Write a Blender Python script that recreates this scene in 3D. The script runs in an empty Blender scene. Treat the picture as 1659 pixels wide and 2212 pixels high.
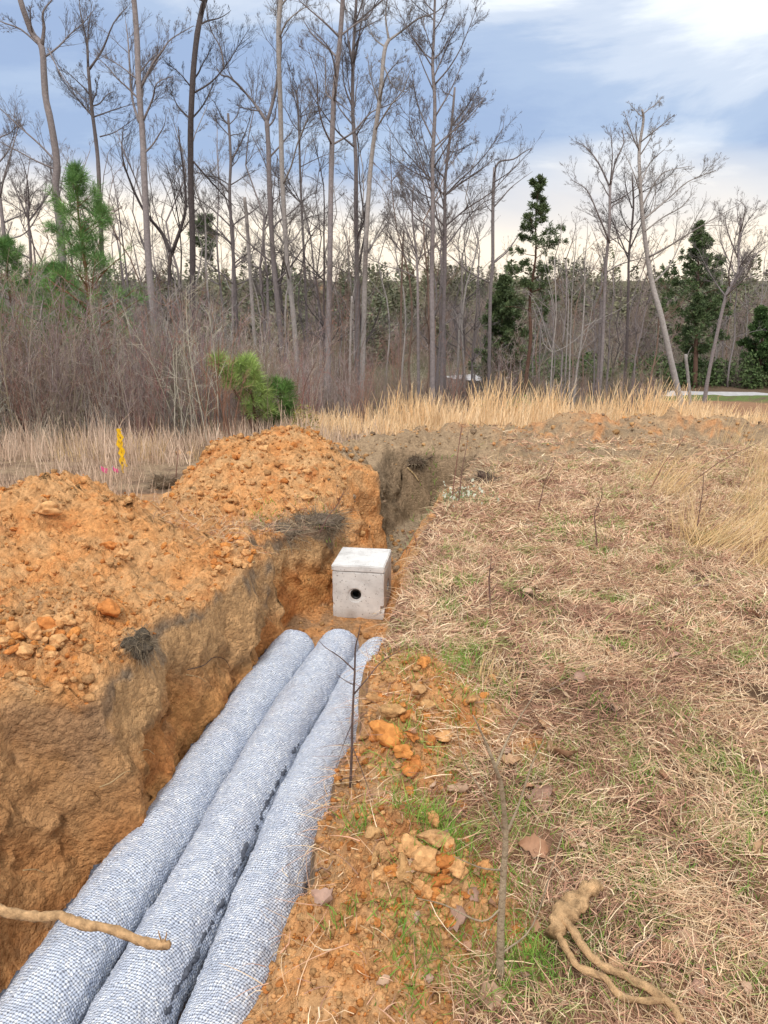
import bpy, bmesh, math, random
import numpy as np
from mathutils import Vector
R = math.radians
rng = np.random.default_rng(7)
random.seed(7)
scn = bpy.context.scene
COL = scn.collection

# ------------------------------------------------------------------ camera, sky, sun, exposure
PITCH, CAMH, FPX = R(17.0), 1.6, 1660.0
cam_d = bpy.data.cameras.new('camera')
cam = bpy.data.objects.new('camera', cam_d); COL.objects.link(cam)
cam.location = (0, 0, CAMH); cam.rotation_euler = (R(90) - PITCH, 0, 0)
cam_d.sensor_fit = 'VERTICAL'; cam_d.sensor_height = 24.0; cam_d.lens = 24.0 * FPX / 2212
cam_d.clip_start = 0.05; cam_d.clip_end = 2000
scn.camera = cam

SUN_EL, SUN_AZ = R(50), R(192)      # azimuth clockwise from +Y (north): the light comes from behind the camera, a little left
w = bpy.data.worlds.new('World'); scn.world = w; w.use_nodes = True
nt = w.node_tree; nt.nodes.clear()
N = nt.nodes.new; L = nt.links.new
out = N('ShaderNodeOutputWorld')
sky = N('ShaderNodeTexSky'); sky.sky_type = 'NISHITA'; sky.sun_disc = False
sky.sun_elevation = SUN_EL; sky.sun_rotation = SUN_AZ; sky.dust_density = 2.0
bg1 = N('ShaderNodeBackground'); bg1.inputs[1].default_value = 0.10; L(sky.outputs[0], bg1.inputs[0])
geo = N('ShaderNodeTexCoord')
sep = N('ShaderNodeSeparateXYZ'); L(geo.outputs['Generated'], sep.inputs[0])
def mth(nt, op, a, b=None, c=None, clamp=False):
    n = nt.nodes.new('ShaderNodeMath'); n.operation = op; n.use_clamp = clamp
    for i, v in enumerate((a, b, c)):
        if v is None: continue
        if isinstance(v, (int, float)): n.inputs[i].default_value = v
        else: nt.links.new(v, n.inputs[i])
    return n.outputs[0]
def ramp(nt, fac, stops, interp='LINEAR'):
    n = nt.nodes.new('ShaderNodeValToRGB'); n.color_ramp.interpolation = interp
    e = n.color_ramp.elements
    while len(e) < len(stops): e.new(0.5)
    for i, (p, c) in enumerate(stops):
        e[i].position = p; e[i].color = (*c, 1) if len(c) == 3 else c
    nt.links.new(fac, n.inputs[0]); return n.outputs[0]
def mixc(nt, fac, a, b, mode='MIX'):
    n = nt.nodes.new('ShaderNodeMix'); n.data_type = 'RGBA'; n.blend_type = mode
    for i, v in ((0, fac), (6, a), (7, b)):
        if isinstance(v, (int, float)): n.inputs[i].default_value = v
        elif isinstance(v, tuple): n.inputs[i].default_value = (*v, 1)
        else: nt.links.new(v, n.inputs[i])
    return n.outputs[2]
def noise(nt, vec, scale, detail=5, rough=.55, dist=0.0):
    n = nt.nodes.new('ShaderNodeTexNoise'); n.inputs['Scale'].default_value = scale
    n.inputs['Detail'].default_value = detail; n.inputs['Roughness'].default_value = rough
    n.inputs['Distortion'].default_value = dist
    if vec is not None: nt.links.new(vec, n.inputs['Vector'])
    return n.outputs[0]
mp = N('ShaderNodeMapping'); L(geo.outputs['Generated'], mp.inputs[0])
mp.inputs['Scale'].default_value = (1.0, 1.0, 4.2); mp.inputs['Rotation'].default_value = (0, R(12), 0)
mp.inputs['Location'].default_value = (3.3, 1.2, .35)
n1 = noise(nt, mp.outputs[0], 2.6, 8, .58, .35)
n2 = noise(nt, mp.outputs[0], 1.3, 4, .5, .2)
z = sep.outputs[2]
x = sep.outputs[0]
# a white cloud sheet high on the right, a blue-grey bank under it, a lit cream gap above the horizon
hi = mth(nt, 'MULTIPLY_ADD', z, 9.0, -2.1)                      # rises with elevation
hr = mth(nt, 'MULTIPLY', mth(nt, 'ADD', x, .12), 1.15)
sheet = mth(nt, 'ADD', mth(nt, 'ADD', hi, hr), mth(nt, 'MULTIPLY', mth(nt, 'SUBTRACT', n1, .5), 2.6))
cf = mth(nt, 'ADD', mth(nt, 'MULTIPLY', sheet, .9), .25)
cf2 = mth(nt, 'MULTIPLY_ADD', mth(nt, 'SUBTRACT', n1, .52), 2.6, .22)
cfm = mth(nt, 'MAXIMUM', cf, cf2, clamp=True)
ccol = ramp(nt, cfm, [(0, (.265, .35, .52)), (.35, (.335, .42, .57)), (.62, (.49, .55, .65)), (1, (.74, .77, .80))], 'EASE')
low = mth(nt, 'MULTIPLY_ADD', z, -11.5, 1.62)
low = mth(nt, 'ADD', low, mth(nt, 'MULTIPLY', mth(nt, 'SUBTRACT', n2, .5), 1.9), clamp=True)
ccol2 = mixc(nt, low, ccol, (.92, .80, .65))
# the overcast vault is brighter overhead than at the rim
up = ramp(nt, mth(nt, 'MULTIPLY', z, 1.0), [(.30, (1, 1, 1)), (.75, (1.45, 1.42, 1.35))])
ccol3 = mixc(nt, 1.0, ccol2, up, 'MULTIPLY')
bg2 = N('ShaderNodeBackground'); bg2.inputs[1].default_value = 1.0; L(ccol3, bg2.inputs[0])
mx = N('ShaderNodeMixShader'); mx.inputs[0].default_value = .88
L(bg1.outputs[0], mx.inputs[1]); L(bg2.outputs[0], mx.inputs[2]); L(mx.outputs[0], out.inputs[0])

sun_d = bpy.data.lights.new('sun', 'SUN'); sun_d.energy = 1.5; sun_d.angle = R(12); sun_d.color = (1.0, .93, .84)
sun = bpy.data.objects.new('sun', sun_d); COL.objects.link(sun)
sdir = Vector((math.sin(SUN_AZ) * math.cos(SUN_EL), math.cos(SUN_AZ) * math.cos(SUN_EL), math.sin(SUN_EL)))
sun.rotation_euler = sdir.to_track_quat('Z', 'Y').to_euler()
scn.view_settings.view_transform = 'Standard'; scn.view_settings.look = 'None'
scn.view_settings.exposure = 0.57; scn.view_settings.gamma = 1
scn.render.engine = 'CYCLES'
scn.cycles.max_bounces = 6; scn.cycles.diffuse_bounces = 3; scn.cycles.transparent_max_bounces = 4

# ------------------------------------------------------------------ helpers
CP, SP = math.cos(PITCH), math.sin(PITCH)
def ray(px, py):
    dx = (px - 829.5) / FPX; u = -(py - 1106) / FPX
    return np.array([dx, CP + SP * u, -SP + CP * u])
def at(px, py, Y):                                  # the point at distance Y (world y) seen at px,py
    d = ray(px, py); return np.array([0, 0, CAMH]) + d * (Y / d[1])
def tag(o, label=None, cat=None, group=None, kind=None):
    if label: o['label'] = label
    if cat: o['category'] = cat
    if group: o['group'] = group
    if kind: o['kind'] = kind
    return o
def empty(name, loc=(0, 0, 0), rz=0):
    o = bpy.data.objects.new(name, None); COL.objects.link(o); o.location = loc; o.rotation_euler = (0, 0, rz)
    o.empty_display_size = .1; return o
def mesh(name, V, F, tint=None, smooth=False, nor=None):
    """V (n,3), F (m,k) index array; tint (n,3) per-vertex base colour"""
    me = bpy.data.meshes.new(name)
    V = np.asarray(V, np.float32); F = np.asarray(F, np.int32)
    m, k = F.shape
    me.vertices.add(len(V)); me.vertices.foreach_set('co', V.ravel())
    me.loops.add(m * k); me.loops.foreach_set('vertex_index', F.ravel())
    me.polygons.add(m); me.polygons.foreach_set('loop_start', np.arange(0, m * k, k, dtype=np.int32))
    if smooth: me.polygons.foreach_set('use_smooth', np.ones(m, bool))
    me.update(calc_edges=True)
    if tint is not None:
        a = me.attributes.new('tint', 'FLOAT_COLOR', 'POINT')
        c = np.ones((len(V), 4), np.float32); c[:, :3] = tint; a.data.foreach_set('color', c.ravel())
    if nor is not None: me.normals_split_custom_set_from_vertices(nor.tolist())
    return me
def obj(name, me, mat, parent=None, loc=None):
    o = bpy.data.objects.new(name, me); COL.objects.link(o)
    if mat and not me.materials: me.materials.append(mat)
    if parent: o.parent = parent
    if loc is not None: o.location = loc
    return o

# --- numpy gradient noise
_p = np.random.default_rng(3).permutation(256); _p = np.concatenate([_p, _p, _p])
_g = np.random.default_rng(4).normal(size=(256, 3)); _g /= np.linalg.norm(_g, axis=1)[:, None]
def perlin(P):
    i = np.floor(P).astype(int); f = P - i; i &= 255
    u = f * f * f * (f * (f * 6 - 15) + 10)
    r = 0
    for a in (0, 1):
        for b in (0, 1):
            for c in (0, 1):
                h = _p[_p[_p[(i[:, 0] + a) & 255] + ((i[:, 1] + b) & 255)] + ((i[:, 2] + c) & 255)] & 255
                d = (_g[h] * (f - np.array([a, b, c]))).sum(1)
                wgt = (u[:, 0] if a else 1 - u[:, 0]) * (u[:, 1] if b else 1 - u[:, 1]) * (u[:, 2] if c else 1 - u[:, 2])
                r = r + d * wgt
    return r * 1.5
def fbm(P, s, o=4, g=.5, off=0.0):
    P = np.asarray(P, float) * s + off; r = 0; a = 1
    for k in range(o):
        r = r + a * perlin(P); P = P * 2.03 + 11.7; a *= g
    return r
def sstep(t): t = np.clip(t, 0, 1); return t * t * (3 - 2 * t)
def lerp(a, b, t): return a + (b - a) * t

# ------------------------------------------------------------------ materials
def newmat(name):
    m = bpy.data.materials.new(name); m.use_nodes = True
    return m, m.node_tree, m.node_tree.nodes['Principled BSDF']
def tinted(name, rough=.9, nscale=40, namp=.5, bump=.4, bdist=.01, bscale=60, spec=.15, coord='Object', trans=0):
    m, nt, b = newmat(name)
    at_ = nt.nodes.new('ShaderNodeAttribute'); at_.attribute_name = 'tint'
    tc = nt.nodes.new('ShaderNodeTexCoord').outputs[coord]
    n = noise(nt, tc, nscale, 5, .6)
    v = mth(nt, 'MULTIPLY_ADD', mth(nt, 'SUBTRACT', n, .5), namp * 2, 1.0)
    hs = nt.nodes.new('ShaderNodeVectorMath'); hs.operation = 'SCALE'
    nt.links.new(at_.outputs['Color'], hs.inputs[0]); nt.links.new(v, hs.inputs['Scale'])
    nt.links.new(hs.outputs[0], b.inputs['Base Color'])
    b.inputs['Roughness'].default_value = rough; b.inputs['Specular IOR Level'].default_value = spec
    if bump:
        bn = nt.nodes.new('ShaderNodeBump'); bn.inputs['Strength'].default_value = bump; bn.inputs['Distance'].default_value = bdist
        nt.links.new(noise(nt, tc, bscale, 6, .65), bn.inputs['Height']); nt.links.new(bn.outputs[0], b.inputs['Normal'])
    return m
def dirt_mat(name='soil', k=1.0, bd=.022):
    m, nt, b = newmat(name)
    a = nt.nodes.new('ShaderNodeAttribute'); a.attribute_name = 'tint'
    tc = nt.nodes.new('ShaderNodeTexCoord').outputs['Object']
    n_a = noise(nt, tc, 9 * k, 6, .62, .0); n_b = noise(nt, tc, 55 * k, 5, .65); 
    vo = nt.nodes.new('ShaderNodeTexVoronoi'); vo.inputs['Scale'].default_value = 42 * k; vo.inputs['Randomness'].default_value = 1
    nt.links.new(tc, vo.inputs['Vector'])
    vo2 = nt.nodes.new('ShaderNodeTexVoronoi'); vo2.inputs['Scale'].default_value = 120 * k
    nt.links.new(tc, vo2.inputs['Vector'])
    v = mth(nt, 'MULTIPLY_ADD', mth(nt, 'SUBTRACT', n_a, .5), .8, 1.0)
    v = mth(nt, 'MULTIPLY', v, mth(nt, 'MULTIPLY_ADD', mth(nt, 'SUBTRACT', n_b, .5), 1.0, 1.0))
    sepc = nt.nodes.new('ShaderNodeSeparateColor'); nt.links.new(vo.outputs['Color'], sepc.inputs[0])
    v = mth(nt, 'MULTIPLY', v, mth(nt, 'MULTIPLY_ADD', sepc.outputs[0], .34, .83))
    sc = nt.nodes.new('ShaderNodeVectorMath'); sc.operation = 'SCALE'
    nt.links.new(a.outputs['Color'], sc.inputs[0]); nt.links.new(v, sc.inputs['Scale'])
    nt.links.new(sc.outputs[0], b.inputs['Base Color'])
    b.inputs['Roughness'].default_value = .95; b.inputs['Specular IOR Level'].default_value = .08
    h = mth(nt, 'ADD', mth(nt, 'MULTIPLY', n_b, 1.0), mth(nt, 'MULTIPLY', vo.outputs['Distance'], -.55))
    h = mth(nt, 'ADD', h, mth(nt, 'MULTIPLY', vo2.outputs['Distance'], -.25))
    h = mth(nt, 'ADD', h, mth(nt, 'MULTIPLY', n_a, 1.6))
    bn = nt.nodes.new('ShaderNodeBump'); bn.inputs['Strength'].default_value = .9; bn.inputs['Distance'].default_value = bd
    nt.links.new(h, bn.inputs['Height']); nt.links.new(bn.outputs[0], b.inputs['Normal'])
    return m
M_SOIL = dirt_mat()
M_BARK = tinted('bark', nscale=14, namp=.55, bump=.8, bdist=.03, bscale=22)
M_TWIG = tinted('twig_bark', nscale=5, namp=.3, bump=0)
M_BLADE = tinted('dry_grass', rough=.75, nscale=30, namp=.25, bump=0, spec=.2)
M_LEAF = tinted('leaf', rough=.7, nscale=8, namp=.3, bump=0, spec=.25)
M_ROOT = tinted('root_bark', nscale=45, namp=1.1, bump=1.0, bdist=.012, bscale=90)
M_CLOD = M_SOIL
M_LUMP = dirt_mat('clay_lump', .045, .006)

# ------------------------------------------------------------------ terrain
YT = [-40, 0, 3, 5.5, 11, 15, 28, 45, 58, 75, 95, 130, 170, 260, 600]
ZT = [.5, 0, 0, -.2, -.74, -1.2, -3.15, -5.15, -7.0, -7.1, -5.8, -4.2, -2.6, -2.2, -2.2]
XL = ([-6, 0, 1.5, 2.1, 2.5, 2.62, 3.0, 3.43, 3.8, 4.1, 4.43, 4.52, 4.8, 5.1, 5.5, 5.75, 5.9, 6.3, 6.65, 6.85, 6.95, 7.3, 8.3, 9.3],
      [-2.35, -1.80, -1.60, -1.55, -1.47, -1.16, -1.06, -.97, -.87, -.79, -.70, -.93, -.88, -.72, -.44, -.38, -.52, -.44, -.28, -.05, -.14, -.22, -.18, -.05])
XR = ([-6, 0, 1.31, 1.45, 1.83, 2.15, 2.73, 3.28, 3.43, 3.97, 4.8, 5.4, 6.2, 7.3, 8.4, 9.3],
      [-.70, -.44, -.29, -.26, -.2, -.14, -.07, 0, .03, .12, .24, .34, .46, .70, .98, 1.2])
def xl(y): return np.interp(y, *XL) + .035 * np.sin(y * 5.3) * (y < 4.2) + .02 * np.sin(y * 13.1)
def xr(y): return np.interp(y, *XR) + .02 * np.sin(y * 7.7 + 1) + .012 * np.sin(y * 19)
def wl(y): return np.interp(y, [0, 2.5, 2.9, 3.6, 4.4, 5, 5.7, 5.85, 6.3, 6.6, 6.85, 7, 8, 9], [.30, .28, .15, .11, .06, .10, .12, .34, .42, .28, .08, .12, .3, .4])
def wr(y): return np.interp(y, [0, 3.0, 4.2, 5.2, 6.5, 7.5, 9], [.08, .08, .16, .34, .42, .48, .5])
def zfl(y): return np.interp(y, [-8, 5.6, 6.6, 7.6, 9.3], [-.77, -.77, -.84, -1.08, -1.35])
def cone(x, y, a, b, h, slope, sx=1., sy=1.):
    a = np.array(a, float); b = np.array(b, float); ab = b - a; L2 = (ab ** 2).sum() + 1e-9
    t = np.clip(((x - a[0]) * ab[0] + (y - a[1]) * ab[1]) / L2, 0, 1)
    d = np.hypot((x - a[0] - t * ab[0]) / sx, (y - a[1] - t * ab[1]) / sy)
    return h - slope * (np.sqrt(d * d + .012) - .11)
def smax(vals, k=.04):
    v = np.stack(vals); m = v.max(0); return m + k * np.log(np.exp((v - m) / k).sum(0))
def heap_a(x, y):
    return smax([cone(x, y, (-2.12, 4.6), (-2.10, 4.6), .56, .62, 1, 1.15), cone(x, y, (-4.2, 4.5), (-1.75, 4.45), .37, .34, 1, 1.0),
                 cone(x, y, (-1.5, 4.3), (-1.0, 4.05), .13, .32), cone(x, y, (-2.6, 3.2), (-1.55, 3.25), .20, .26),
                 cone(x, y, (-3.6, 2.6), (-2.2, 2.5), .25, .25)])
def heap_b(x, y):
    return smax([cone(x, y, (-1.50, 7.0), (-1.35, 7.0), .52, .46, .34, 1.25), cone(x, y, (-1.0, 7.15), (-.82, 7.2), .60, .46, .72, 1.15),
                 cone(x, y, (-.75, 6.7), (-.35, 6.9), .25, .33)])
BERMS = [(-.1, 9.9, .22, .5), (.35, 10.2, .30, .6), (1.1, 10.3, .40, .8), (1.9, 10.6, .30, .8), (2.75, 10.9, .52, .8), (3.6, 10.8, .34, .7),
         (4.0, 11.2, .5, .9), (5.0, 11.3, .42, .8), (5.8, 11.0, .38, .9), (7.2, 11.4, .42, 1.2), (1.6, 9.4, .22, .6), (2.6, 9.6, .22, .8), (3.6, 9.7, .2, .8)]
def berm(x, y):
    v = np.zeros_like(x)
    for bx, by, h, s in BERMS: v = np.maximum(v, .92 * h * np.exp(-(((x - bx) / s) ** 2 + ((y - by) / .60) ** 2)))
    return v
MND = ((.10, 2.75, .17, .06), (.28, 2.62, .12, .04), (.05, 2.33, .10, .07), (.04, 1.68, .15, .085), (.19, 1.64, .11, .065), (-.08, 1.50, .12, .06), (.10, 1.80, .07, .06), (.15, 2.2, .1, .03))
def lat(y): return np.maximum(np.abs(y), 1)
def ground0(x, y):
    """undisturbed ground"""
    zz = np.interp(y, YT, ZT)
    P = np.stack([x, y, 0 * x], -1)
    far = sstep((y - 14) / 20)
    zz = zz + .018 * fbm(P, 1.7, 3) + .05 * far * fbm(P, .15, 3) * 6
    hill = sstep((y - 80) / 60)
    zz = zz + hill * 3.2 * fbm(P, .012, 3, off=5)
    zz = zz - .05 * np.clip(np.abs(x) - 6, 0, 30) * sstep((y - 30) / 30) * 0
    return zz
def height(x, y, masks=False):
    x = np.asarray(x, float); y = np.asarray(y, float)
    P = np.stack([x, y, 0 * x], -1)
    g = ground0(x, y)
    nearm = (1 - sstep((y - 13) / 4))
    ha = heap_a(x, y); hb = heap_b(x, y); bm = berm(x, y)
    lump = fbm(P, 4.5, 4, .55)
    bil = np.abs(fbm(P, 5.5, 4, .6, 31.)) - .25
    bil = bil + .5 * np.abs(fbm(P, 12, 3, .6, 37.))
    ha = ha + .075 * bil + .035 * lump + .05 * fbm(P, 2.0, 2, off=3); hb = hb + .07 * bil + .04 * lump + .05 * fbm(P, 2.0, 2, off=9)
    ca, cb = np.clip(ha, 0, 9), np.clip(hb, 0, 9)
    bm = np.clip(bm + (bm > .02) * (.10 * fbm(P, 2.4, 4, .5) + .12 * (np.abs(fbm(P, 3.0, 3, .5, 41.)) - .2)) * sstep(bm / .12), 0, 9)
    top = g + np.maximum(np.maximum(ca, cb), bm)
    fine = .010 * fbm(P, 9, 4, .6) + .018 * fbm(P, 23, 3, .6) * sstep((ca + cb + bm) * 10)
    top = top + fine * nearm
    # a low spill of loose dirt along the right edge
    sp = np.exp(-((x - xr(y) - .15) / .16) ** 2) * np.interp(y, [0, 1.4, 2.2, 2.9, 3.3, 4], [.06, .06, .05, .04, .0, 0])
    top = top + sp * (1 + .6 * lump)
    for mx, my, mr, mh in MND: top = top + mh * np.exp(-(((x - mx) / mr) ** 2 + ((y - my) / (mr * 1.25)) ** 2)) * (1 + 1.1 * lump + .8 * np.abs(fbm(P, 15, 2)))
    L_, R_ = xl(y), xr(y)
    sl = np.clip((x - L_) / wl(y), 0, 1); sr = np.clip((R_ - x) / wr(y), 0, 1)
    inside = sstep(sl) ** .9 * sstep(sr) ** .9 * sstep((9.55 - y) / .35)
    z = lerp(top, zfl(y) + .022 * fbm(P, 6, 4) + .012 * fbm(P, 25, 2), inside)
    if masks: return z, inside, ca, cb, bm, top
    return z
def zat(x, y): return float(height(np.array([x]), np.array([y]))[0])
def hit(px, py, n=500, ymax=14.0):
    """where the sight line through px,py meets the ground"""
    d = ray(px, py); t = np.linspace(.8, ymax, n) / d[1]
    X, Y, Z = d[0] * t, d[1] * t, CAMH + d[2] * t
    below = Z < height(X, Y)
    i = int(np.argmax(below)) if below.any() else n - 1
    return np.array([X[i], Y[i], float(height(X[i:i + 1], Y[i:i + 1])[0])])

# rows and columns: fine near the camera, coarse far away, with many columns on the trench walls
ys = [-40, -20, -10, -6, -3, -1.5, -.5, 0, .3, .6]
y = .8
while y < 16: ys.append(y); y += max(.011, .0055 * y)
while y < 80: ys.append(y); y += .012 * y
while y < 700: ys.append(y); y += .05 * y
ys = np.array(ys); nr = len(ys)
def cols(y):
    l, r = float(xl(y)), float(xr(y)); a, b = float(wl(y)), float(wr(y))
    W = .62 * abs(y) + 2.2
    k = np.clip((y - 14) / 30, 0, 1)
    near = np.concatenate([np.linspace(-W, l - .05, 210, endpoint=False), np.linspace(l - .05, l + a + .03, 46, endpoint=False),
                           np.linspace(l + a + .03, r - b - .03, 34, endpoint=False), np.linspace(r - b - .03, r + .05, 34, endpoint=False),
                           np.linspace(r + .05, W, 230)])
    flat = np.linspace(-W, W, len(near))
    m = lerp(near, flat, k)
    e = np.array([60., 25, 8, 3, 1])
    return np.concatenate([-W - e * (1 + W * .05), m, W + e[::-1] * (1 + W * .05)])
X = np.stack([cols(v) for v in ys]); Y = np.repeat(ys[:, None], X.shape[1], 1); nc = X.shape[1]
xf, yf = X.ravel(), Y.ravel()
Z, INS, CA, CB, BM, TOP = height(xf, yf, True)
wallm = np.exp(-((INS - .5) / .33) ** 2) * (yf < 9.8)
P3 = np.stack([xf, yf, Z], -1)
push = .055 * fbm(P3, 3.3, 4, .55, 2.) + .030 * fbm(P3, 11, 3, .6) + .010 * fbm(P3, 34, 2)
sgn = np.where(xf < (xl(yf) + xr(yf)) / 2, 1., -1.)
leftwall = (sgn > 0)
xf2 = xf + wallm * push * np.where(leftwall, 1.35, .7) * sgn
yf2 = yf + wallm * .03 * fbm(P3, 8, 3, off=8)
V = np.stack([xf2, yf2, Z], -1)
# --- soil colours; the far trench walls also carry shade in their colour
def colr(*c): return np.array(c, float)
fP = np.stack([xf, yf, Z], -1)
nA = fbm(fP, 2.2, 4, .6, 1.); nB = fbm(fP, 6., 4, .6, 4.); nC = fbm(fP, 17., 3, .6, 6.)
thatch = lerp(colr(.13, .08, .05), colr(.26, .145, .09), sstep(.5 + nA)[:, None])
orange = lerp(colr(.58, .325, .15), colr(.61, .29, .11), sstep(.5 + nB * 1.1)[:, None])
orange = lerp(orange, colr(.55, .34, .17), sstep(.25 + nA * 1.2)[:, None] * .6)
orange = lerp(orange, colr(.47, .17, .055), sstep((nB + nA * .6 - .35) * 3)[:, None] * .7)
tan = lerp(colr(.46, .29, .16), colr(.42, .24, .12), sstep(.5 + nB)[:, None])
gray = lerp(colr(.24, .18, .125), colr(.34, .265, .18), sstep(.5 + nB)[:, None])
C = thatch.copy()
def over(c, m):
    global C
    C = lerp(C, c, np.clip(m, 0, 1)[:, None])
# beyond the berm: dry grass, then leaf litter of the wood, green verge on the right
over(colr(.36, .25, .15), sstep((yf - 11.5) / 2) * sstep(.7 + nA))
over(colr(.135, .095, .065), sstep((yf - 19) / 5))
over(colr(.12, .16, .05), sstep((yf - 36) / 5) * (1 - sstep((yf - 57) / 3)) * sstep((xf - 4) / 6) * sstep(.8 + nA))
over(colr(.30, .17, .10), sstep((yf - 24) / 3) * (1 - sstep((yf - 37) / 4)) * sstep((xf - .30 * yf) / 4))
over(colr(.11, .10, .06), sstep((yf - 66) / 8))
left_flat = (xf < xl(yf)) & (yf < 13)
over(lerp(colr(.19, .125, .085), colr(.32, .23, .15), sstep(.5 + nA)[:, None]), left_flat * 1.0)
over(tan, sstep((.22 - np.abs(xf - xr(yf) - .18 + .12 * nA)) / .12) * (1 - sstep((yf - 2.9) / .4)) * 1.0)
over(colr(.38, .235, .15), np.exp(-(((xf - 1.1) / .9) ** 2 + ((yf - 6.6) / .9) ** 2) * 1.5) * .8)
for px_, py_, r_ in ((900, 1500, .22), (985, 1545, .16), (850, 1625, .12), (900, 1880, .16), (1010, 1960, .15), (800, 1960, .14), (900, 1640, .16), (1150, 1620, .09),
                     (720, 2080, .2), (860, 2030, .2), (830, 1500, .14), (930, 1930, .2), (620, 2190, .2)):
    d_ = ray(px_, py_); t_ = -CAMH / d_[2]; cx, cy = d_[0] * t_, d_[1] * t_
    q = np.exp(-(((xf - cx) / r_) ** 2 + ((yf - cy) / (r_ * 1.3)) ** 2) ** 1.5 * (1 + nC))
    over(lerp(orange, tan, .25), q * 1.2)
hm = sstep(np.maximum(CA, CB) / .05)
over(lerp(orange, lerp(colr(.44, .27, .145), colr(.52, .26, .105), sstep(.5 + nC)[:, None]), (sstep(nA * 1.6 + nC * .5 + .15) * .75)[:, None]), hm)
over(gray, sstep((CB - .02) / .1) * sstep((xf + .62 + .25 * nA) / .18) * sstep((yf - 5.9) / .5) * .85)
bcol = lerp(lerp(gray, colr(.36, .25, .15), .5), lerp(colr(.40, .27, .16), colr(.52, .26, .12), sstep(.4 + nA * 1.3)[:, None]), sstep((BM - .2) * 4 + nB * 1.4 + .2)[:, None])
over(bcol, sstep(BM / .05))
over(colr(.34, .24, .15), sstep((yf - 7.4) / .8) * (1 - sstep((yf - 10) / .5)) * sstep((1.1 - np.abs(xf - .5)) / .3))
# trench walls: dark topsoil lip, brown, orange clay lower
dep = (TOP - Z) / np.maximum(TOP - zfl(yf), .1)
wallc = lerp(colr(.25, .18, .12), colr(.52, .31, .15), sstep((dep - .02 + .34 * nA + .2 * nB) / .15)[:, None])
wallc = lerp(wallc, lerp(colr(.58, .29, .11), colr(.48, .20, .07), sstep(.5 + nB * 1.2)[:, None]), sstep((dep - .36 + .22 * nA) / .3)[:, None])
nearb = 1 - sstep((yf - 2.5) / .35)
wallc = lerp(wallc, lerp(colr(.50, .27, .125), colr(.38, .19, .08), sstep(.5 + nB * 1.3)[:, None]), (nearb * leftwall * .7)[:, None])
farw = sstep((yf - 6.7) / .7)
wallc = lerp(wallc, lerp(colr(.19, .135, .085), colr(.29, .205, .13), sstep(.5 + nB)[:, None]), farw[:, None])  # grey-brown far walls, darkened in colour to imitate shade in the hollow
over(orange, sstep((CB + .05) / .1) * sstep((yf - 5.8) / .15) * (1 - sstep((yf - 6.9) / .1)) * leftwall)
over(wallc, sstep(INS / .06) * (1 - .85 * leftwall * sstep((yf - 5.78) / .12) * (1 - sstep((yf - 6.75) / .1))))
over(orange, sstep(INS / .06) * leftwall * sstep((yf - 5.78) / .12) * (1 - sstep((yf - 6.75) / .1)) * .9)
over(orange, sstep(INS / .3) * (1 - leftwall) * sstep((yf - 4.0) / .5) * (1 - sstep((yf - 6.8) / .5)) * .8)
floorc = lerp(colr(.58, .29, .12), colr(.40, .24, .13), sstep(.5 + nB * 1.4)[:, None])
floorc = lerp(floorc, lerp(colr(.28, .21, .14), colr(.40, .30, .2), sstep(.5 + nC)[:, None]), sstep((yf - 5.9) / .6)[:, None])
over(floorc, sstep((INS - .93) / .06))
C = np.clip(C, .005, .8)
# --- faces, split into the ground and the heaps
ii = (np.arange(nr - 1)[:, None] * nc + np.arange(nc - 1)[None]).ravel()
F = np.stack([ii, ii + 1, ii + nc + 1, ii + nc], -1)
e1 = V[F[:, 1]] - V[F[:, 0]]; e2 = V[F[:, 3]] - V[F[:, 0]]
fn = np.cross(e1, e2); VN = np.zeros_like(V)
for k in range(4): np.add.at(VN, F[:, k], fn)
VN /= np.linalg.norm(VN, axis=1)[:, None] + 1e-12
fc = F[:, 0]
lab = np.zeros(len(F), int)
lab[(CA[fc] > .035) & (INS[fc] < .02) & (xf[fc] < 0)] = 1
lab[(CB[fc] > .035) & (CB[fc] > CA[fc]) & (INS[fc] < .25)] = 2
lab[(BM[fc] > .05) & (INS[fc] < .02) & (lab == 0)] = 3
def sub(name, k):
    f = F[lab == k]; u, inv = np.unique(f, return_inverse=True)
    return obj(name, mesh(name, V[u], inv.reshape(-1, 4), C[u], True, VN[u]), M_SOIL)
tag(sub('ground', 0), 'dry mown field with an open trench cut through red clay', 'ground', kind='structure')
tag(sub('spoil_heap', 1), 'big heap of loose orange clay at the left edge, nearest to the camera', 'dirt heap', 'spoil heaps beside the trench')
tag(sub('spoil_heap', 2), 'rounded heap of orange clay behind the concrete box, sliding into the trench', 'dirt heap', 'spoil heaps beside the trench')
tag(sub('spoil_berm', 3), 'long low ridge of lumpy brown dirt in front of the golden grass', 'dirt ridge')

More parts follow.
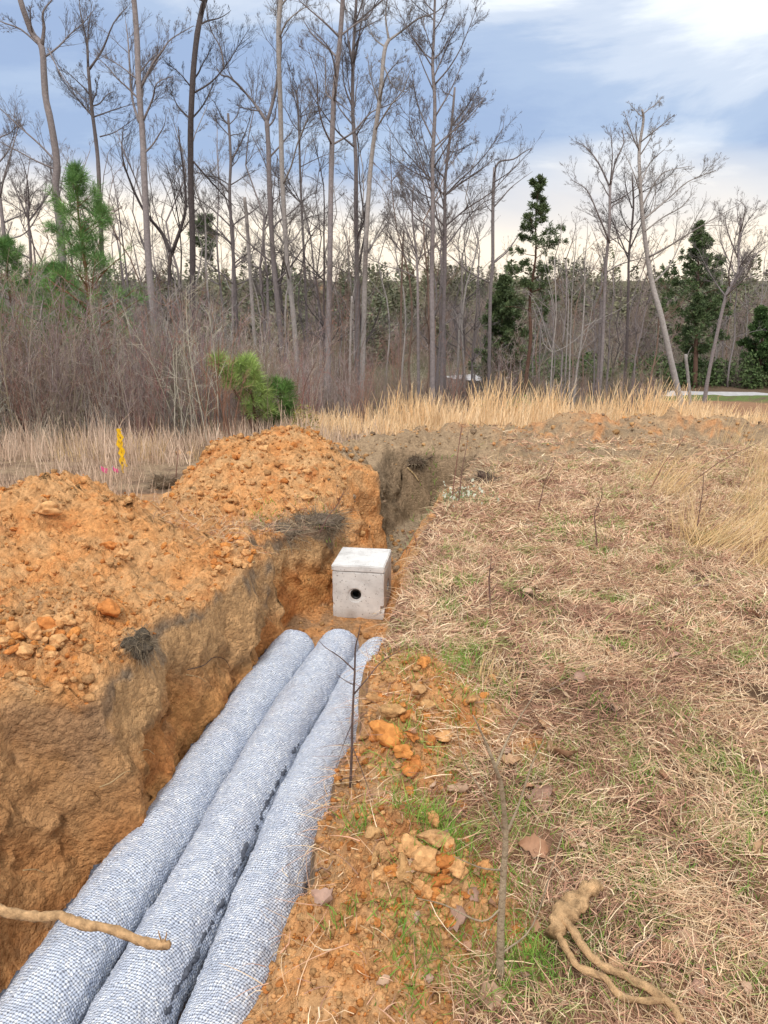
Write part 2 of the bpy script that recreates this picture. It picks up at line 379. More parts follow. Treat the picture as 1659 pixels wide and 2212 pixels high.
# gravel road across the valley floor
def gravel():
    m, nt, b = newmat('gravel')
    tc = nt.nodes.new('ShaderNodeTexCoord').outputs['Object']
    nt.links.new(ramp(nt, noise(nt, tc, 3, 8, .7), [(.3, (.32, .31, .32)), (.7, (.50, .49, .50))]), b.inputs['Base Color'])
    b.inputs['Roughness'].default_value = .9; return m
rp = [(60, 54.5), (40, 56), (24, 58.3), (18, 59.6), (13, 62), (10.2, 65), (7.8, 68.2), (7.0, 70.5)]
rp = np.array(rp, float)
tt = np.linspace(0, len(rp) - 1, 90); cx = np.interp(tt, range(len(rp)), rp[:, 0]); cy = np.interp(tt, range(len(rp)), rp[:, 1])
kx = np.convolve(np.pad(cx, 4, 'edge'), np.ones(9) / 9, 'valid'); ky = np.convolve(np.pad(cy, 4, 'edge'), np.ones(9) / 9, 'valid')
dx, dy = np.gradient(kx), np.gradient(ky); ln = np.hypot(dx, dy); nx, ny = -dy / ln, dx / ln
VV = []
for s in (-1.9, -.95, 0, .95, 1.9):
    ax, ay = kx + nx * s, ky + ny * s
    VV.append(np.stack([ax, ay, np.maximum(height(ax, ay), height(kx, ky)) + (.16 - .03 * abs(s))], -1))
VV = np.stack(VV, 1).reshape(-1, 3); FF = []
for i in range(89):
    for k in range(4): FF.append((i * 5 + k, i * 5 + k + 5, i * 5 + k + 6, i * 5 + k + 1))
tag(obj('gravel_road', mesh('gravel_road', VV, FF, None, True), gravel()), 'pale gravel road curving through the woods', 'road', kind='structure')

# ------------------------------------------------------------------ segment / ribbon builders
def prisms(p0, p1, r0, r1, tint, sides=3):
    p0 = np.asarray(p0, float); p1 = np.asarray(p1, float); n = len(p0)
    d = p1 - p0; d /= np.linalg.norm(d, axis=1)[:, None] + 1e-9
    a = np.cross(d, [0, 0, 1.]); bad = np.linalg.norm(a, axis=1) < 1e-3; a[bad] = [1, 0, 0]
    a /= np.linalg.norm(a, axis=1)[:, None]; b = np.cross(d, a)
    th = np.arange(sides) * 2 * np.pi / sides
    off = a[:, None] * np.cos(th)[None, :, None] + b[:, None] * np.sin(th)[None, :, None]
    V = np.concatenate([p0[:, None] + off * np.asarray(r0)[:, None, None], p1[:, None] + off * np.asarray(r1)[:, None, None]], 1).reshape(-1, 3)
    base = np.arange(n)[:, None] * 2 * sides; k = np.arange(sides); k2 = (k + 1) % sides
    F = np.stack([base + k, base + k2, base + k2 + sides, base + k + sides], -1).reshape(-1, 4)
    T = np.repeat(np.asarray(tint), 2 * sides, 0) if np.ndim(tint) == 2 else np.tile(tint, (len(V), 1))
    return V, F, T
def join(parts):
    Vs, Fs, Ts, o = [], [], [], 0
    for v, f, t in parts: Vs.append(v); Fs.append(f + o); Ts.append(t); o += len(v)
    return np.concatenate(Vs), np.concatenate(Fs), np.concatenate(Ts)
def tube(pts, rad, tint, sides=10, sub=4, wob=0.0, seed=0):
    pts = np.asarray(pts, float); rad = np.asarray(rad, float); n = len(pts)
    if n < 2: raise ValueError
    ext = np.concatenate([[2 * pts[0] - pts[1]], pts, [2 * pts[-1] - pts[-2]]])
    Q, RR = [], []
    for i in range(n - 1):
        a, b, c, d = ext[i:i + 4]
        for s in np.arange(sub) / sub:
            Q.append(.5 * (2 * b + (c - a) * s + (2 * a - 5 * b + 4 * c - d) * s * s + (3 * b - a - 3 * c + d) * s ** 3)); RR.append(lerp(rad[i], rad[i + 1], s))
    Q.append(pts[-1]); RR.append(rad[-1]); Q = np.array(Q); RR = np.array(RR); m = len(Q)
    d = np.gradient(Q, axis=0); d /= np.linalg.norm(d, axis=1)[:, None] + 1e-9
    up = np.array([0, 0, 1.]) if abs(d[0, 2]) < .8 else np.array([0, 1., 0])
    a = np.cross(d, up); a /= np.linalg.norm(a, axis=1)[:, None] + 1e-9; b = np.cross(d, a)
    th = np.arange(sides) * 2 * np.pi / sides
    off = a[:, None] * np.cos(th)[None, :, None] + b[:, None] * np.sin(th)[None, :, None]
    rr = RR[:, None] * np.ones(sides)[None]
    V = Q[:, None] + off * rr[..., None]
    if wob:
        nz = fbm((V.reshape(-1, 3)) / max(RR.max(), 1e-3), .9, 3, .6, seed).reshape(m, sides)
        V = Q[:, None] + off * (rr * (1 + wob * nz))[..., None]
    V = V.reshape(-1, 3); base = np.arange(m - 1)[:, None] * sides; k = np.arange(sides); k2 = (k + 1) % sides
    F = np.stack([base + k, base + k2, base + k2 + sides, base + k + sides], -1).reshape(-1, 4)
    c0, c1 = len(V), len(V) + 1; V = np.concatenate([V, Q[:1], Q[-1:]])
    cap = [(c0, k2[i], k[i], k[i]) for i in range(sides)]; cap2 = [(c1, (m - 1) * sides + k[i], (m - 1) * sides + k2[i], c1) for i in range(sides)]
    F3 = np.array([[c0, k2[i], k[i], c0] for i in range(sides)])
    # degenerate quads are avoided: caps as separate triangles are turned into thin quads by pairing
    capq = [[c0, k2[i + 1] if i + 1 < sides else k2[i], k[i + 1], k[i]] for i in range(0, sides - 1, 2)]
    capq2 = [[c1, (m - 1) * sides + k[i], (m - 1) * sides + k[i + 1], (m - 1) * sides + (k2[i + 1])] for i in range(0, sides - 1, 2)]
    F = np.concatenate([F, np.array(capq), np.array(capq2)])
    return V, F, np.tile(tint, (len(V), 1)), Q, RR
def rand_dirs(n, r=rng):
    v = r.normal(size=(n, 3)); return v / np.linalg.norm(v, axis=1)[:, None]
def grow(P, D, Ln, Rd, r, K=4, wob=.18, trop=.06):
    """polylines: start P, direction D, length Ln, base radius Rd -> points (n,K+1,3), radii (n,K+1)"""
    n = len(P); pts = [P]; d = D.copy(); p = P.copy()
    for k in range(K):
        d = d + r.normal(size=(n, 3)) * wob + np.array([0, 0, trop]); d /= np.linalg.norm(d, axis=1)[:, None]
        p = p + d * (Ln / K)[:, None]; pts.append(p)
    t = np.linspace(1, .22, K + 1)
    return np.stack(pts, 1), Rd[:, None] * t[None]
def children(pts, rad, Ln, r, num, ratio, ang=(35, 65), t0=.2, rr=.55, flat=0):
    n, K1, _ = pts.shape; cnt = np.maximum(0, np.round(num * r.uniform(.6, 1.4, n))).astype(int)
    idx = np.repeat(np.arange(n), cnt); m = len(idx)
    t = r.uniform(t0, 1.0, m) * (K1 - 1) * .999; i = t.astype(int); f = t - i
    P = lerp(pts[idx, i], pts[idx, i + 1], f[:, None]); D = pts[idx, i + 1] - pts[idx, i]
    D /= np.linalg.norm(D, axis=1)[:, None] + 1e-9
    a = np.radians(r.uniform(*ang, m)); q = rand_dirs(m, r); q -= (q * D).sum(1)[:, None] * D; q /= np.linalg.norm(q, axis=1)[:, None] + 1e-9
    if flat: q[:, 2] *= (1 - flat); q /= np.linalg.norm(q, axis=1)[:, None]
    ND = D * np.cos(a)[:, None] + q * np.sin(a)[:, None]
    fr = 1 - .55 * (t / (K1 - 1))
    L2 = Ln[idx] * ratio * fr * r.uniform(.6, 1.25, m); rd = lerp(rad[idx, i], rad[idx, i + 1], f) * rr
    return P, ND, L2, rd
def segs(pts, rad, tint, sides=3):
    p0 = pts[:, :-1].reshape(-1, 3); p1 = pts[:, 1:].reshape(-1, 3)
    k = pts.shape[1] - 1
    return prisms(p0, p1, rad[:, :-1].ravel(), rad[:, 1:].ravel(), np.repeat(tint, k, 0) if np.ndim(tint) == 2 else tint, sides)

BARKC = [np.array(c) for c in ((.235, .205, .205), (.18, .155, .155), (.105, .088, .088), (.32, .29, .275), (.24, .165, .13))]
def crown_from(limbs, r, tint, spec, rmin=.0028, keep=None):
    """limbs: list of (pts array, radii array); grows three orders of twigs on them"""
    parts = []
    K = 5
    P, Rr, LL = [], [], []
    for pts, rad in limbs:
        pts = np.asarray(pts); tq = np.linspace(0, len(pts) - 1, K + 1)
        P.append(np.stack([np.interp(tq, range(len(pts)), pts[:, j]) for j in range(3)], -1)); Rr.append(np.interp(tq, range(len(pts)), rad))
        LL.append(np.linalg.norm(np.diff(pts, axis=0), axis=1).sum())
    pts = np.stack(P); rad = np.stack(Rr); Ln = np.array(LL)
    for lv, (num, ratio, ang, t0, sides) in enumerate(spec):
        a = children(pts, rad, Ln, r, num, ratio, ang, t0, .62 if lv else .8)
        P_, D_, L_, R_ = a
        R_ = np.clip(np.minimum(R_, L_ * .0105), rmin, .03)
        if len(P_) == 0: break
        K = 4 if lv < 2 else 2
        pts, rad = grow(P_, D_, L_, R_, r, K, .11, .09); rad = np.maximum(rad, rmin * .6); Ln = L_
        parts.append(segs(pts, rad, tint, sides))
    return join(parts)
SPEC = [(12, .46, (22, 48), .10, 3), (6.5, .56, (18, 42), .12, 3), (4.5, .56, (16, 40), .12, 3), (2.3, .6, (14, 38), .2, 3)]
def px_tree(name, Y, trunk, rpx, limbs=(), label='', cat='tree', tone=0, spec=SPEC, seed=1, extra=None, auto=0, yj=.0, mossy=False, group='tall bare trees at the edge of the wood', top_out=False):
    """trunk and limbs as picture points at distance Y; limbs: (points, start px radius)"""
    r = np.random.default_rng(seed)
    tr = np.array([at(px, py, Y) for px, py in trunk])
    tr[:, 1] += np.cumsum(r.normal(size=len(tr)) * .12)
    g = zat(tr[0, 0], Y)
    if tr[0, 2] > g: tr = np.concatenate([[[tr[0, 0] + (tr[0, 0] - tr[1, 0]) * .2, tr[0, 1], g - .15]], tr])
    else: tr[0, 2] = g - .15
    sc = Y / FPX * 1.04
    rad = np.interp(np.linspace(0, 1, len(tr)), [0, .08, .5, 1], [rpx[0] * 1.15, rpx[0], (rpx[0] + rpx[1]) / 2, rpx[1]]) * sc * .66
    root = empty(name, (tr[0, 0], tr[0, 1], g)); o = np.array([tr[0, 0], tr[0, 1], g])
    tint = BARKC[tone] * r.uniform(.9, 1.1)
    v, f, t, Q, RR = tube(tr - o, rad, tint, 10, 4, .10, seed)
    parts = [(v, f, t)]; lim = []
    L3 = []
    for lp, lr in limbs:
        pts = np.array([at(px, py, Y) for px, py in lp]); dz = np.cumsum(r.normal(size=len(pts)) * .35); dz -= dz[0]
        i = int(np.argmin(np.linalg.norm(tr[:, [0, 2]] - pts[0, [0, 2]], axis=1)))
        pts[:, 1] += dz + (tr[i, 1] - Y)
        rd = np.linspace(lr, max(lr * .25, .35), len(pts)) * sc * .68
        L3.append((pts - o, rd))
    if top_out:                                     # trunk running out of the top of the picture: it goes on as a real crown
        d = tr[-1] - tr[-2]; d /= np.linalg.norm(d)
        for k in range(3):
            q = [tr[-1] - o]; dd = d + r.normal(size=3) * (.05 if k == 0 else .45)
            for s in range(4): dd = dd / np.linalg.norm(dd); q.append(q[-1] + dd * 1.1); dd = dd + r.normal(size=3) * .12 + np.array([0, 0, .1])
            L3.append((np.array(q), np.linspace(rad[-1] * (1 if k == 0 else .6), .02, 5)))
    if auto:                                        # extra primaries along the upper trunk
        m = len(Q); lo = int(m * (.35 if auto > 0 else .1))
        for k in range(abs(auto)):
            i = r.integers(lo, m - 1); a = r.uniform(0, 2 * np.pi); up = r.uniform(.35, 1.1)
            d = np.array([math.cos(a), math.sin(a), up]); ln = r.uniform(1.8, 4.6) * (1.25 - i / m) * (Y / 30) ** .5
            q = [Q[i]]
            for s in range(4): d = d / np.linalg.norm(d); q.append(q[-1] + d * ln / 4); d = d + r.normal(size=3) * .16 + np.array([0, 0, .10])
            L3.append((np.array(q), np.linspace(min(RR[i] * .5, .034), .007, 5)))
    for q, rd in L3:
        v, f, t, _, _ = tube(q, rd, tint * .9, 6, 3, .08, seed); parts.append((v, f, t))
    V_, F_, T_ = join(parts)
    obj('trunk', mesh('trunk', V_, F_, T_, True), M_BARK, root)
    if L3:
        V_, F_, T_ = crown_from(L3, r, tint * .7, spec)
        obj('branches', mesh('branches', V_, F_, T_), M_TWIG, root)
    tag(root, label, cat, group)
    return root, o

# ------------------------------------------------------------------ the tall trees, traced one by one
TI = 'bare_tree'
px_tree(TI, 26, [(152, 860), (136, 640), (119, 470), (113, 400), (117, 350), (105, 260), (91, 200), (84, 100), (60, 65), (42, 0), (30, -60)], (13, 7),
        [([(84, 95), (90, 55), (92, 25), (112, -12)], 6), ([(80, 95), (40, 60), (0, 45), (-30, 20)], 3), ([(97, 100), (150, 180), (215, 240)], 2)],
        'tall bare tree with a swerving smooth trunk that forks near the top left corner', tone=0, seed=11, auto=5, top_out=True)
px_tree(TI, 30, [(236, 830), (225, 650), (216, 550), (208, 400), (199, 320), (190, 225), (184, 140)], (8, 4.5),
        [([(184, 140), (172, 75), (160, 20), (150, -30)], 3.5), ([(187, 145), (215, 100), (245, 50), (262, 0)], 3.5), ([(184, 130), (176, 60), (186, -10)], 3),
         ([(195, 250), (150, 200), (95, 95)], 2), ([(205, 290), (240, 280), (290, 250)], 2)],
        'slim bare tree just right of the swerving trunk, its top split into three upright forks', tone=1, seed=12, auto=10, top_out=False)
px_tree(TI, 26, [(347, 880), (335, 690), (322, 570), (312, 375), (306, 300), (296, 185), (287, 75), (281, 0), (276, -50)], (11, 7),
        [([(300, 188), (330, 135), (352, 110), (365, 80), (410, 45)], 4), ([(307, 258), (330, 213), (352, 190), (375, 165)], 3.5),
         ([(297, 262), (272, 200), (262, 110), (243, 50), (225, 0)], 4), ([(315, 455), (283, 385), (262, 320), (238, 270)], 3), ([(295, 170), (250, 135), (200, 105)], 2.4)],
        'tall straight bare tree with grey speckled bark left of the dark trunk', tone=0, seed=13, auto=6, top_out=True)
px_tree(TI, 29, [(412, 760), (417, 570), (415, 350), (422, 240), (430, 130), (440, 45), (458, -15)], (9.5, 7),
        [([(442, 45), (450, 15), (436, -20)], 4), ([(420, 350), (450, 385), (480, 425), (500, 445)], 3), ([(424, 200), (400, 170), (375, 150)], 2.2)],
        'tall dark-barked bare tree leaning slightly right, with no low limbs', tone=2, seed=14, auto=6, top_out=True)
px_tree(TI, 31, [(372, 760), (370, 600), (372, 545)], (6, 5.5),
        [([(371, 545), (350, 505), (322, 462), (288, 405), (270, 340), (258, 270)], 5.5), ([(374, 550), (398, 490), (406, 450), (403, 390), (392, 320), (380, 270)], 5.5)],
        'black-stemmed tree forking low into a wide Y between two straight trunks', tone=2, seed=15)
px_tree(TI, 36, [(515, 760), (505, 570), (495, 425), (496, 340), (488, 240)], (6, 3.5),
        [([(497, 420), (470, 390), (425, 372)], 3), ([(496, 350), (525, 290), (545, 240)], 2.5)],
        'bare tree with a bushy rounded top between the dark trunk and the forked trunk', tone=1, seed=16, auto=16)
px_tree('dead_snag', 28, [(556, 850), (550, 763), (540, 600), (534, 480), (531, 428)], (6, 5),
        [([(533, 470), (520, 440), (512, 425)], 1.5)],
        'broken-topped dead trunk standing at the foot of the forked tree', cat='dead tree', tone=3, seed=17, spec=[(2, .3, (30, 60), .2, 3)], group=None)
px_tree(TI, 27, [(622, 870), (600, 640), (592, 570), (585, 425), (580, 320), (575, 260)], (8.5, 6.5),
        [([(575, 262), (548, 222), (520, 185), (482, 146), (455, 133), (440, 112)], 5), ([(576, 262), (588, 200), (595, 140), (598, 70), (592, 10), (590, -30)], 5),
         ([(560, 238), (540, 235), (515, 228)], 2.5), ([(482, 146), (474, 100), (452, 60), (440, 0)], 2.5)],
        'tall bare tree forking at mid height into a long limb that arches left', tone=1, seed=18, auto=6)
px_tree(TI, 26, [(647, 890), (635, 700), (620, 570), (610, 400), (605, 250), (602, 75), (606, 0), (608, -50)], (8, 6),
        [([(603, 85), (622, 55), (650, 25), (675, 10)], 3), ([(603, 70), (595, 30), (580, 0)], 3), ([(612, 490), (640, 470), (660, 455)], 2)],
        'tall straight pale trunk just right of the tree with the arching limb', tone=3, seed=19, auto=6, top_out=True)
px_tree(TI, 34, [(668, 830), (657, 570), (648, 400), (643, 250), (638, 190)], (4.5, 2.5),
        [([(645, 300), (665, 260), (690, 230)], 1.6), ([(640, 230), (630, 190), (622, 150)], 1.6)],
        'thin bare pole tree with short twigs, right of the pale straight trunk', tone=1, seed=20, auto=16)
px_tree(TI, 25, [(707, 900), (710, 640), (713, 550), (715, 350), (720, 215), (730, 125), (738, 40), (742, -20)], (8.5, 6),
        [([(738, 75), (770, 45), (800, 20), (815, -10)], 3), ([(722, 215), (700, 185), (697, 110), (675, 80)], 3), ([(720, 210), (745, 235), (770, 245)], 2)],
        'tall upright purple-grey trunk, first of the pair near the picture middle', tone=0, seed=21, auto=6, top_out=True)
px_tree(TI, 29, [(772, 870), (772, 620), (770, 460), (770, 350), (763, 250), (764, 140), (768, 60)], (8, 4),
        [([(765, 150), (780, 80), (790, 10)], 3), ([(763, 140), (750, 70), (748, 0)], 3), ([(766, 245), (745, 190), (742, 120)], 3), ([(768, 300), (800, 250), (812, 200)], 2)],
        'tall bare tree with many upright limbs, second of the pair near the picture middle', tone=1, seed=22, auto=10, top_out=True)
px_tree(TI, 24.5, [(780, 925), (785, 720), (788, 600), (792, 500), (802, 350), (820, 225), (830, 120), (840, 90)], (8, 5),
        [([(840, 92), (833, 40), (838, -10)], 3.5), ([(840, 92), (868, 60), (905, 37), (940, 27), (965, 10)], 3.5), ([(830, 150), (850, 195), (885, 205)], 2), ([(818, 230), (800, 170), (795, 130)], 2)],
        'pale trunk leaning right as it rises, its top limb reaching toward the open sky', tone=3, seed=23, auto=5)
px_tree(TI, 23, [(753, 905), (757, 713), (760, 640)], (3.5, 3), [([(760, 640), (752, 560), (748, 500)], 2), ([(760, 645), (772, 590), (775, 560)], 1.8)],
        'young pale stem in front of the purple-grey trunk', tone=3, seed=24, group=None)
px_tree('dead_snag', 27, [(864, 860), (866, 688), (869, 560), (872, 500)], (4, 2), [([(867, 640), (858, 610), (850, 600)], 1)],
        'thin reddish dead pole standing alone left of the tall spreading tree', cat='dead tree', tone=4, seed=25, spec=[(2, .3, (30, 60), .2, 3)], group=None)
px_tree(TI, 25, [(904, 905), (901, 663), (899, 560), (890, 470), (893, 400)], (4.5, 2), [([(898, 550), (870, 480), (850, 430)], 2), ([(899, 580), (915, 520), (925, 480)], 2)],
        'slim bare tree directly left of the tall spreading tree', tone=0, seed=26, auto=8)
px_tree(TI, 24, [(935, 905), (935, 713), (934, 590), (936, 500), (936, 350), (941, 225), (936, 140), (939, 75), (941, 0), (942, -30)], (8, 2.5),
        [([(936, 420), (905, 340), (893, 290)], 2.2), ([(938, 360), (975, 300), (1000, 250)], 2.4), ([(938, 300), (905, 225), (890, 160)], 2.4), ([(940, 250), (975, 190), (1005, 120)], 2.6),
         ([(938, 190), (910, 120), (897, 60)], 2), ([(939, 160), (965, 100), (990, 50)], 2), ([(938, 110), (918, 60), (915, 20)], 1.8), ([(935, 480), (905, 440), (880, 420)], 2),
         ([(937, 330), (985, 270), (1030, 215)], 2.4), ([(937, 440), (975, 395), (1030, 350)], 2)],
        'tallest spreading bare tree at the right end of the tall trees', tone=0, seed=27, auto=14,
        spec=[(12, .44, (22, 45), .10, 3), (7, .56, (18, 42), .12, 3), (5, .56, (16, 40), .12, 3), (2.6, .6, (14, 38), .2, 3)])
px_tree(TI, 27, [(951, 880), (960, 588), (960, 425), (962, 375), (974, 275), (982, 190)], (6.5, 3),
        [([(964, 420), (998, 394), (1038, 368), (1068, 340)], 3.5), ([(962, 450), (945, 400), (930, 370)], 2), ([(975, 275), (1010, 230), (1035, 190)], 2.5), ([(965, 330), (990, 320), (1030, 300)], 2.2)],
        'bare tree behind the tallest spreading one, one stout limb rising right', tone=1, seed=28, auto=12)
px_tree(TI, 33, [(1056, 850), (1059, 638), (1064, 570), (1064, 450), (1068, 362)], (5.5, 4.5),
        [([(1068, 365), (1080, 349), (1110, 343), (1130, 330), (1146, 322)], 3), ([(1066, 395), (1090, 380), (1110, 365)], 1.8), ([(1064, 460), (1045, 440), (1035, 400)], 1.5)],
        'broken-topped tree standing alone left of the cedar, one crooked limb pointing right', tone=0, seed=29, auto=5, spec=[(7, .35, (30, 60), .2, 3), (4, .5, (25, 60), .2, 3), (3, .5, (20, 50), .2, 3)])
for k, (pts, rr, lb) in enumerate([([(1186, 870), (1190, 760), (1196, 680), (1194, 560)], 3, 'leftmost pale pole of the thin clump beside the cedar'),
                               ([(1209, 885), (1213, 760), (1221, 663), (1222, 560)], 3.4, 'straightest pale pole in the thin clump beside the cedar'),
                               ([(1219, 885), (1222, 770), (1228, 660), (1226, 600)], 3, 'middle pole of the thin clump, close behind the straightest one'),
                               ([(1229, 888), (1233, 760), (1236, 640), (1240, 560)], 3, 'pale pole with a knotty stem on the right of the thin clump'),
                               ([(1239, 890), (1249, 800), (1260, 728), (1268, 640), (1270, 560)], 4, 'leaning pale pole at the right end of the thin clump')]):
    px_tree('slender_tree', 26 + k * .7, pts, (rr, rr * .5), [([pts[-2], (pts[-2][0] - 14, pts[-2][1] - 60), (pts[-2][0] - 22, pts[-2][1] - 110)], 1.5), ([pts[-1], (pts[-1][0] + 10, pts[-1][1] - 50), (pts[-1][0] + 12, pts[-1][1] - 90)], 1.4)],
            lb, tone=3 if k != 1 else 0, seed=40 + k, auto=5, group='thin clump of pale poles', spec=[(6, .4, (30, 60), .2, 3), (5, .5, (25, 60), .2, 3), (3, .5, (20, 50), .2, 3)])
px_tree(TI, 29, [(1294, 870), (1301, 763), (1309, 590), (1314, 500), (1320, 400)], (5.5, 4),
        [([(1320, 405), (1300, 350), (1275, 315), (1252, 300)], 3), ([(1320, 405), (1330, 350), (1345, 310), (1340, 275)], 3), ([(1316, 525), (1280, 462), (1256, 415), (1224, 393)], 3),
         ([(1320, 400), (1318, 340), (1310, 280)], 2.5), ([(1318, 440), (1345, 420), (1360, 380)], 2)],
        'bare tree with a rounded many-limbed crown, left of the leaning trunk', tone=0, seed=50, auto=6)
px_tree(TI, 26, [(1473, 885), (1446, 778), (1424, 678), (1409, 613), (1396, 538), (1384, 465), (1377, 390), (1380, 325), (1388, 262), (1382, 240)], (10.5, 3),
        [([(1386, 475), (1420, 448), (1462, 422), (1500, 388), (1546, 368)], 3.2), ([(1382, 450), (1410, 400), (1440, 370), (1490, 360)], 2.6), ([(1379, 400), (1410, 350), (1430, 325)], 2.6),
         ([(1378, 420), (1355, 380), (1345, 330)], 2.2), ([(1379, 340), (1400, 300), (1408, 275)], 2), ([(1380, 330), (1365, 290), (1362, 265)], 2), ([(1390, 500), (1430, 470), (1460, 450), (1480, 420)], 2.5)],
        'stout bare tree leaning left, its pale trunk crossing in front of the dark cedar', tone=3, seed=51, auto=6,
        spec=[(11, .44, (22, 45), .10, 3), (6, .56, (18, 42), .12, 3), (4.5, .56, (16, 40), .12, 3), (2.3, .6, (14, 38), .2, 3)])
px_tree('dead_snag', 26.3, [(1489, 880), (1485, 820), (1479, 765)], (6, 4.5), [([(1480, 790), (1490, 765), (1500, 750)], 1.5)],
        'short pale dead stub at the foot of the leaning tree', cat='dead tree', tone=3, seed=52, spec=[(2, .3, (30, 60), .2, 3)], group=None)
px_tree(TI, 37, [(1352, 800), (1356, 638), (1359, 550), (1367, 450), (1362, 380)], (5, 2.5),
        [([(1358, 560), (1340, 500), (1330, 460)], 2.5), ([(1360, 540), (1385, 480), (1400, 430)], 2.5), ([(1364, 450), (1350, 400), (1345, 350)], 2)],
        'bushy multi-limbed bare tree between the round-crowned tree and the leaning trunk', tone=2, seed=53, auto=8)
px_tree(TI, 34, [(1530, 800), (1565, 640), (1595, 590), (1600, 540), (1605, 470)], (6, 3),
        [([(1565, 640), (1620, 560), (1665, 530)], 3), ([(1600, 540), (1630, 490), (1640, 450)], 2.5), ([(1600, 560), (1570, 500), (1562, 460)], 2.5), ([(1604, 500), (1600, 450), (1590, 430)], 2)],
        'twisted bare tree draped with vines at the right edge of the picture', tone=0, seed=54, auto=10)
px_tree(TI, 31, [(25, 830), (20, 560), (8, 430), (-3, 330), (-10, 230)], (6.5, 4), [([(8, 430), (30, 380), (45, 300), (40, 240)], 3), ([(18, 520), (50, 500), (85, 440), (100, 380)], 2.5)],
        'grey bare tree cut by the left edge of the picture', tone=0, seed=55, auto=8)
px_tree(TI, 33, [(75, 800), (68, 560), (58, 480), (55, 430)], (5, 3), [([(57, 480), (80, 440), (88, 395), (100, 340)], 3), ([(56, 470), (30, 420), (15, 370)], 3), ([(58, 450), (60, 380), (50, 320)], 2.5)],
        'purple-grey bare tree with a broad forked crown near the left edge', tone=1, seed=56, auto=10)

# ------------------------------------------------------------------ background trees: bare kinds, copied
def proto_tree(seed, H, rb, lean, tone, nprim, spread):
    r = np.random.default_rng(seed); tint = BARKC[tone]
    tr = np.array([[lean * (k / 6) ** 1.5 + r.normal() * .06 * k, r.normal() * .06 * k, H * k / 6 - .1] for k in range(7)])
    v, f, t, Q, RR = tube(tr, np.linspace(rb, rb * .18, 7), tint, 6, 2, .1, seed)
    parts = [(v, f, t)]; L3 = []; m = len(Q)
    for k in range(nprim):
        i = r.integers(int(m * .3), m); a = r.uniform(0, 6.28); d = np.array([math.cos(a), math.sin(a), r.uniform(.4, 1.3)])
        ln = spread * r.uniform(.6, 1.3) * (1.3 - i / m); q = [Q[i]]
        for s in range(4): d = d / np.linalg.norm(d); q.append(q[-1] + d * ln / 4); d = d + r.normal(size=3) * .17 + np.array([0, 0, .12])
        rd = np.linspace(RR[i] * .5, .008, 5); L3.append((np.array(q), rd))
        v, f, t, _, _ = tube(q, rd, tint * .9, 4, 2); parts.append((v, f, t))
    a = mesh('trunk', *[join(parts)[i] for i in (0, 1, 2)], smooth=True); a.materials.append(M_BARK)
    c = crown_from(L3, r, tint * .9, [(7, .48, (22, 52), .15, 3), (5, .52, (20, 48), .2, 3), (3.6, .52, (20, 45), .2, 3)], .0035)
    b = mesh('branches', *c); b.materials.append(M_TWIG)
    return a, b
PROT = [proto_tree(100, 13, .10, .5, 0, 16, 2.6), proto_tree(101, 11, .08, -.6, 1, 14, 2.2), proto_tree(102, 15, .11, .2, 0, 18, 2.8),
        proto_tree(103, 9, .06, .3, 3, 12, 1.7), proto_tree(104, 12, .085, -.2, 2, 15, 2.8), proto_tree(105, 8, .05, .5, 4, 12, 1.8)]
PH = [13, 11, 15, 9, 12, 8]
PL = ['grey', 'brownish grey', 'tall grey', 'pale whitish', 'dark-barked', 'reddish brown']
PCOMP = ['wide-crowned', 'slim left-leaning', 'very straight', 'small upright', 'broad-topped', 'low bushy']
kbg = 0
used = set()
def topy(px):
    return np.interp(px, [0, 150, 300, 500, 700, 900, 1000, 1060, 1180, 1240, 1330, 1480, 1560, 1659], [330, 380, 330, 260, 280, 250, 330, 500, 540, 480, 460, 530, 500, 450])
rb = np.random.default_rng(21)
BG = []
for k in range(92):
    Yt = rb.choice([rb.uniform(29, 38), rb.uniform(38, 56)]); px = rb.uniform(-60, 1720)
    if px > 960 and 55 < Yt < 62: continue
    if px > 1420 and Yt < 56: Yt = rb.uniform(62, 75)
    BG.append((px, Yt))
BG.sort()
LM = [(0, 'at the left edge'), (118, 'near the swerving trunk'), (216, 'near the slim three-forked trunk'), (320, 'near the speckled straight trunk'), (415, 'near the dark leaning trunk'),
      (505, 'near the bushy-topped tree'), (590, 'near the arching-limb tree'), (650, 'near the thin pole tree'), (713, 'near the purple-grey trunk'), (790, 'near the right-leaning pale trunk'),
      (868, 'near the reddish dead pole'), (936, 'near the tallest spreading tree'), (1060, 'near the broken-topped tree'), (1155, 'near the tall cedar'), (1225, 'near the clump of pale poles'),
      (1310, 'near the round-crowned tree'), (1400, 'near the leaning stout trunk'), (1510, 'near the dense dark cedar'), (1640, 'at the right edge')]
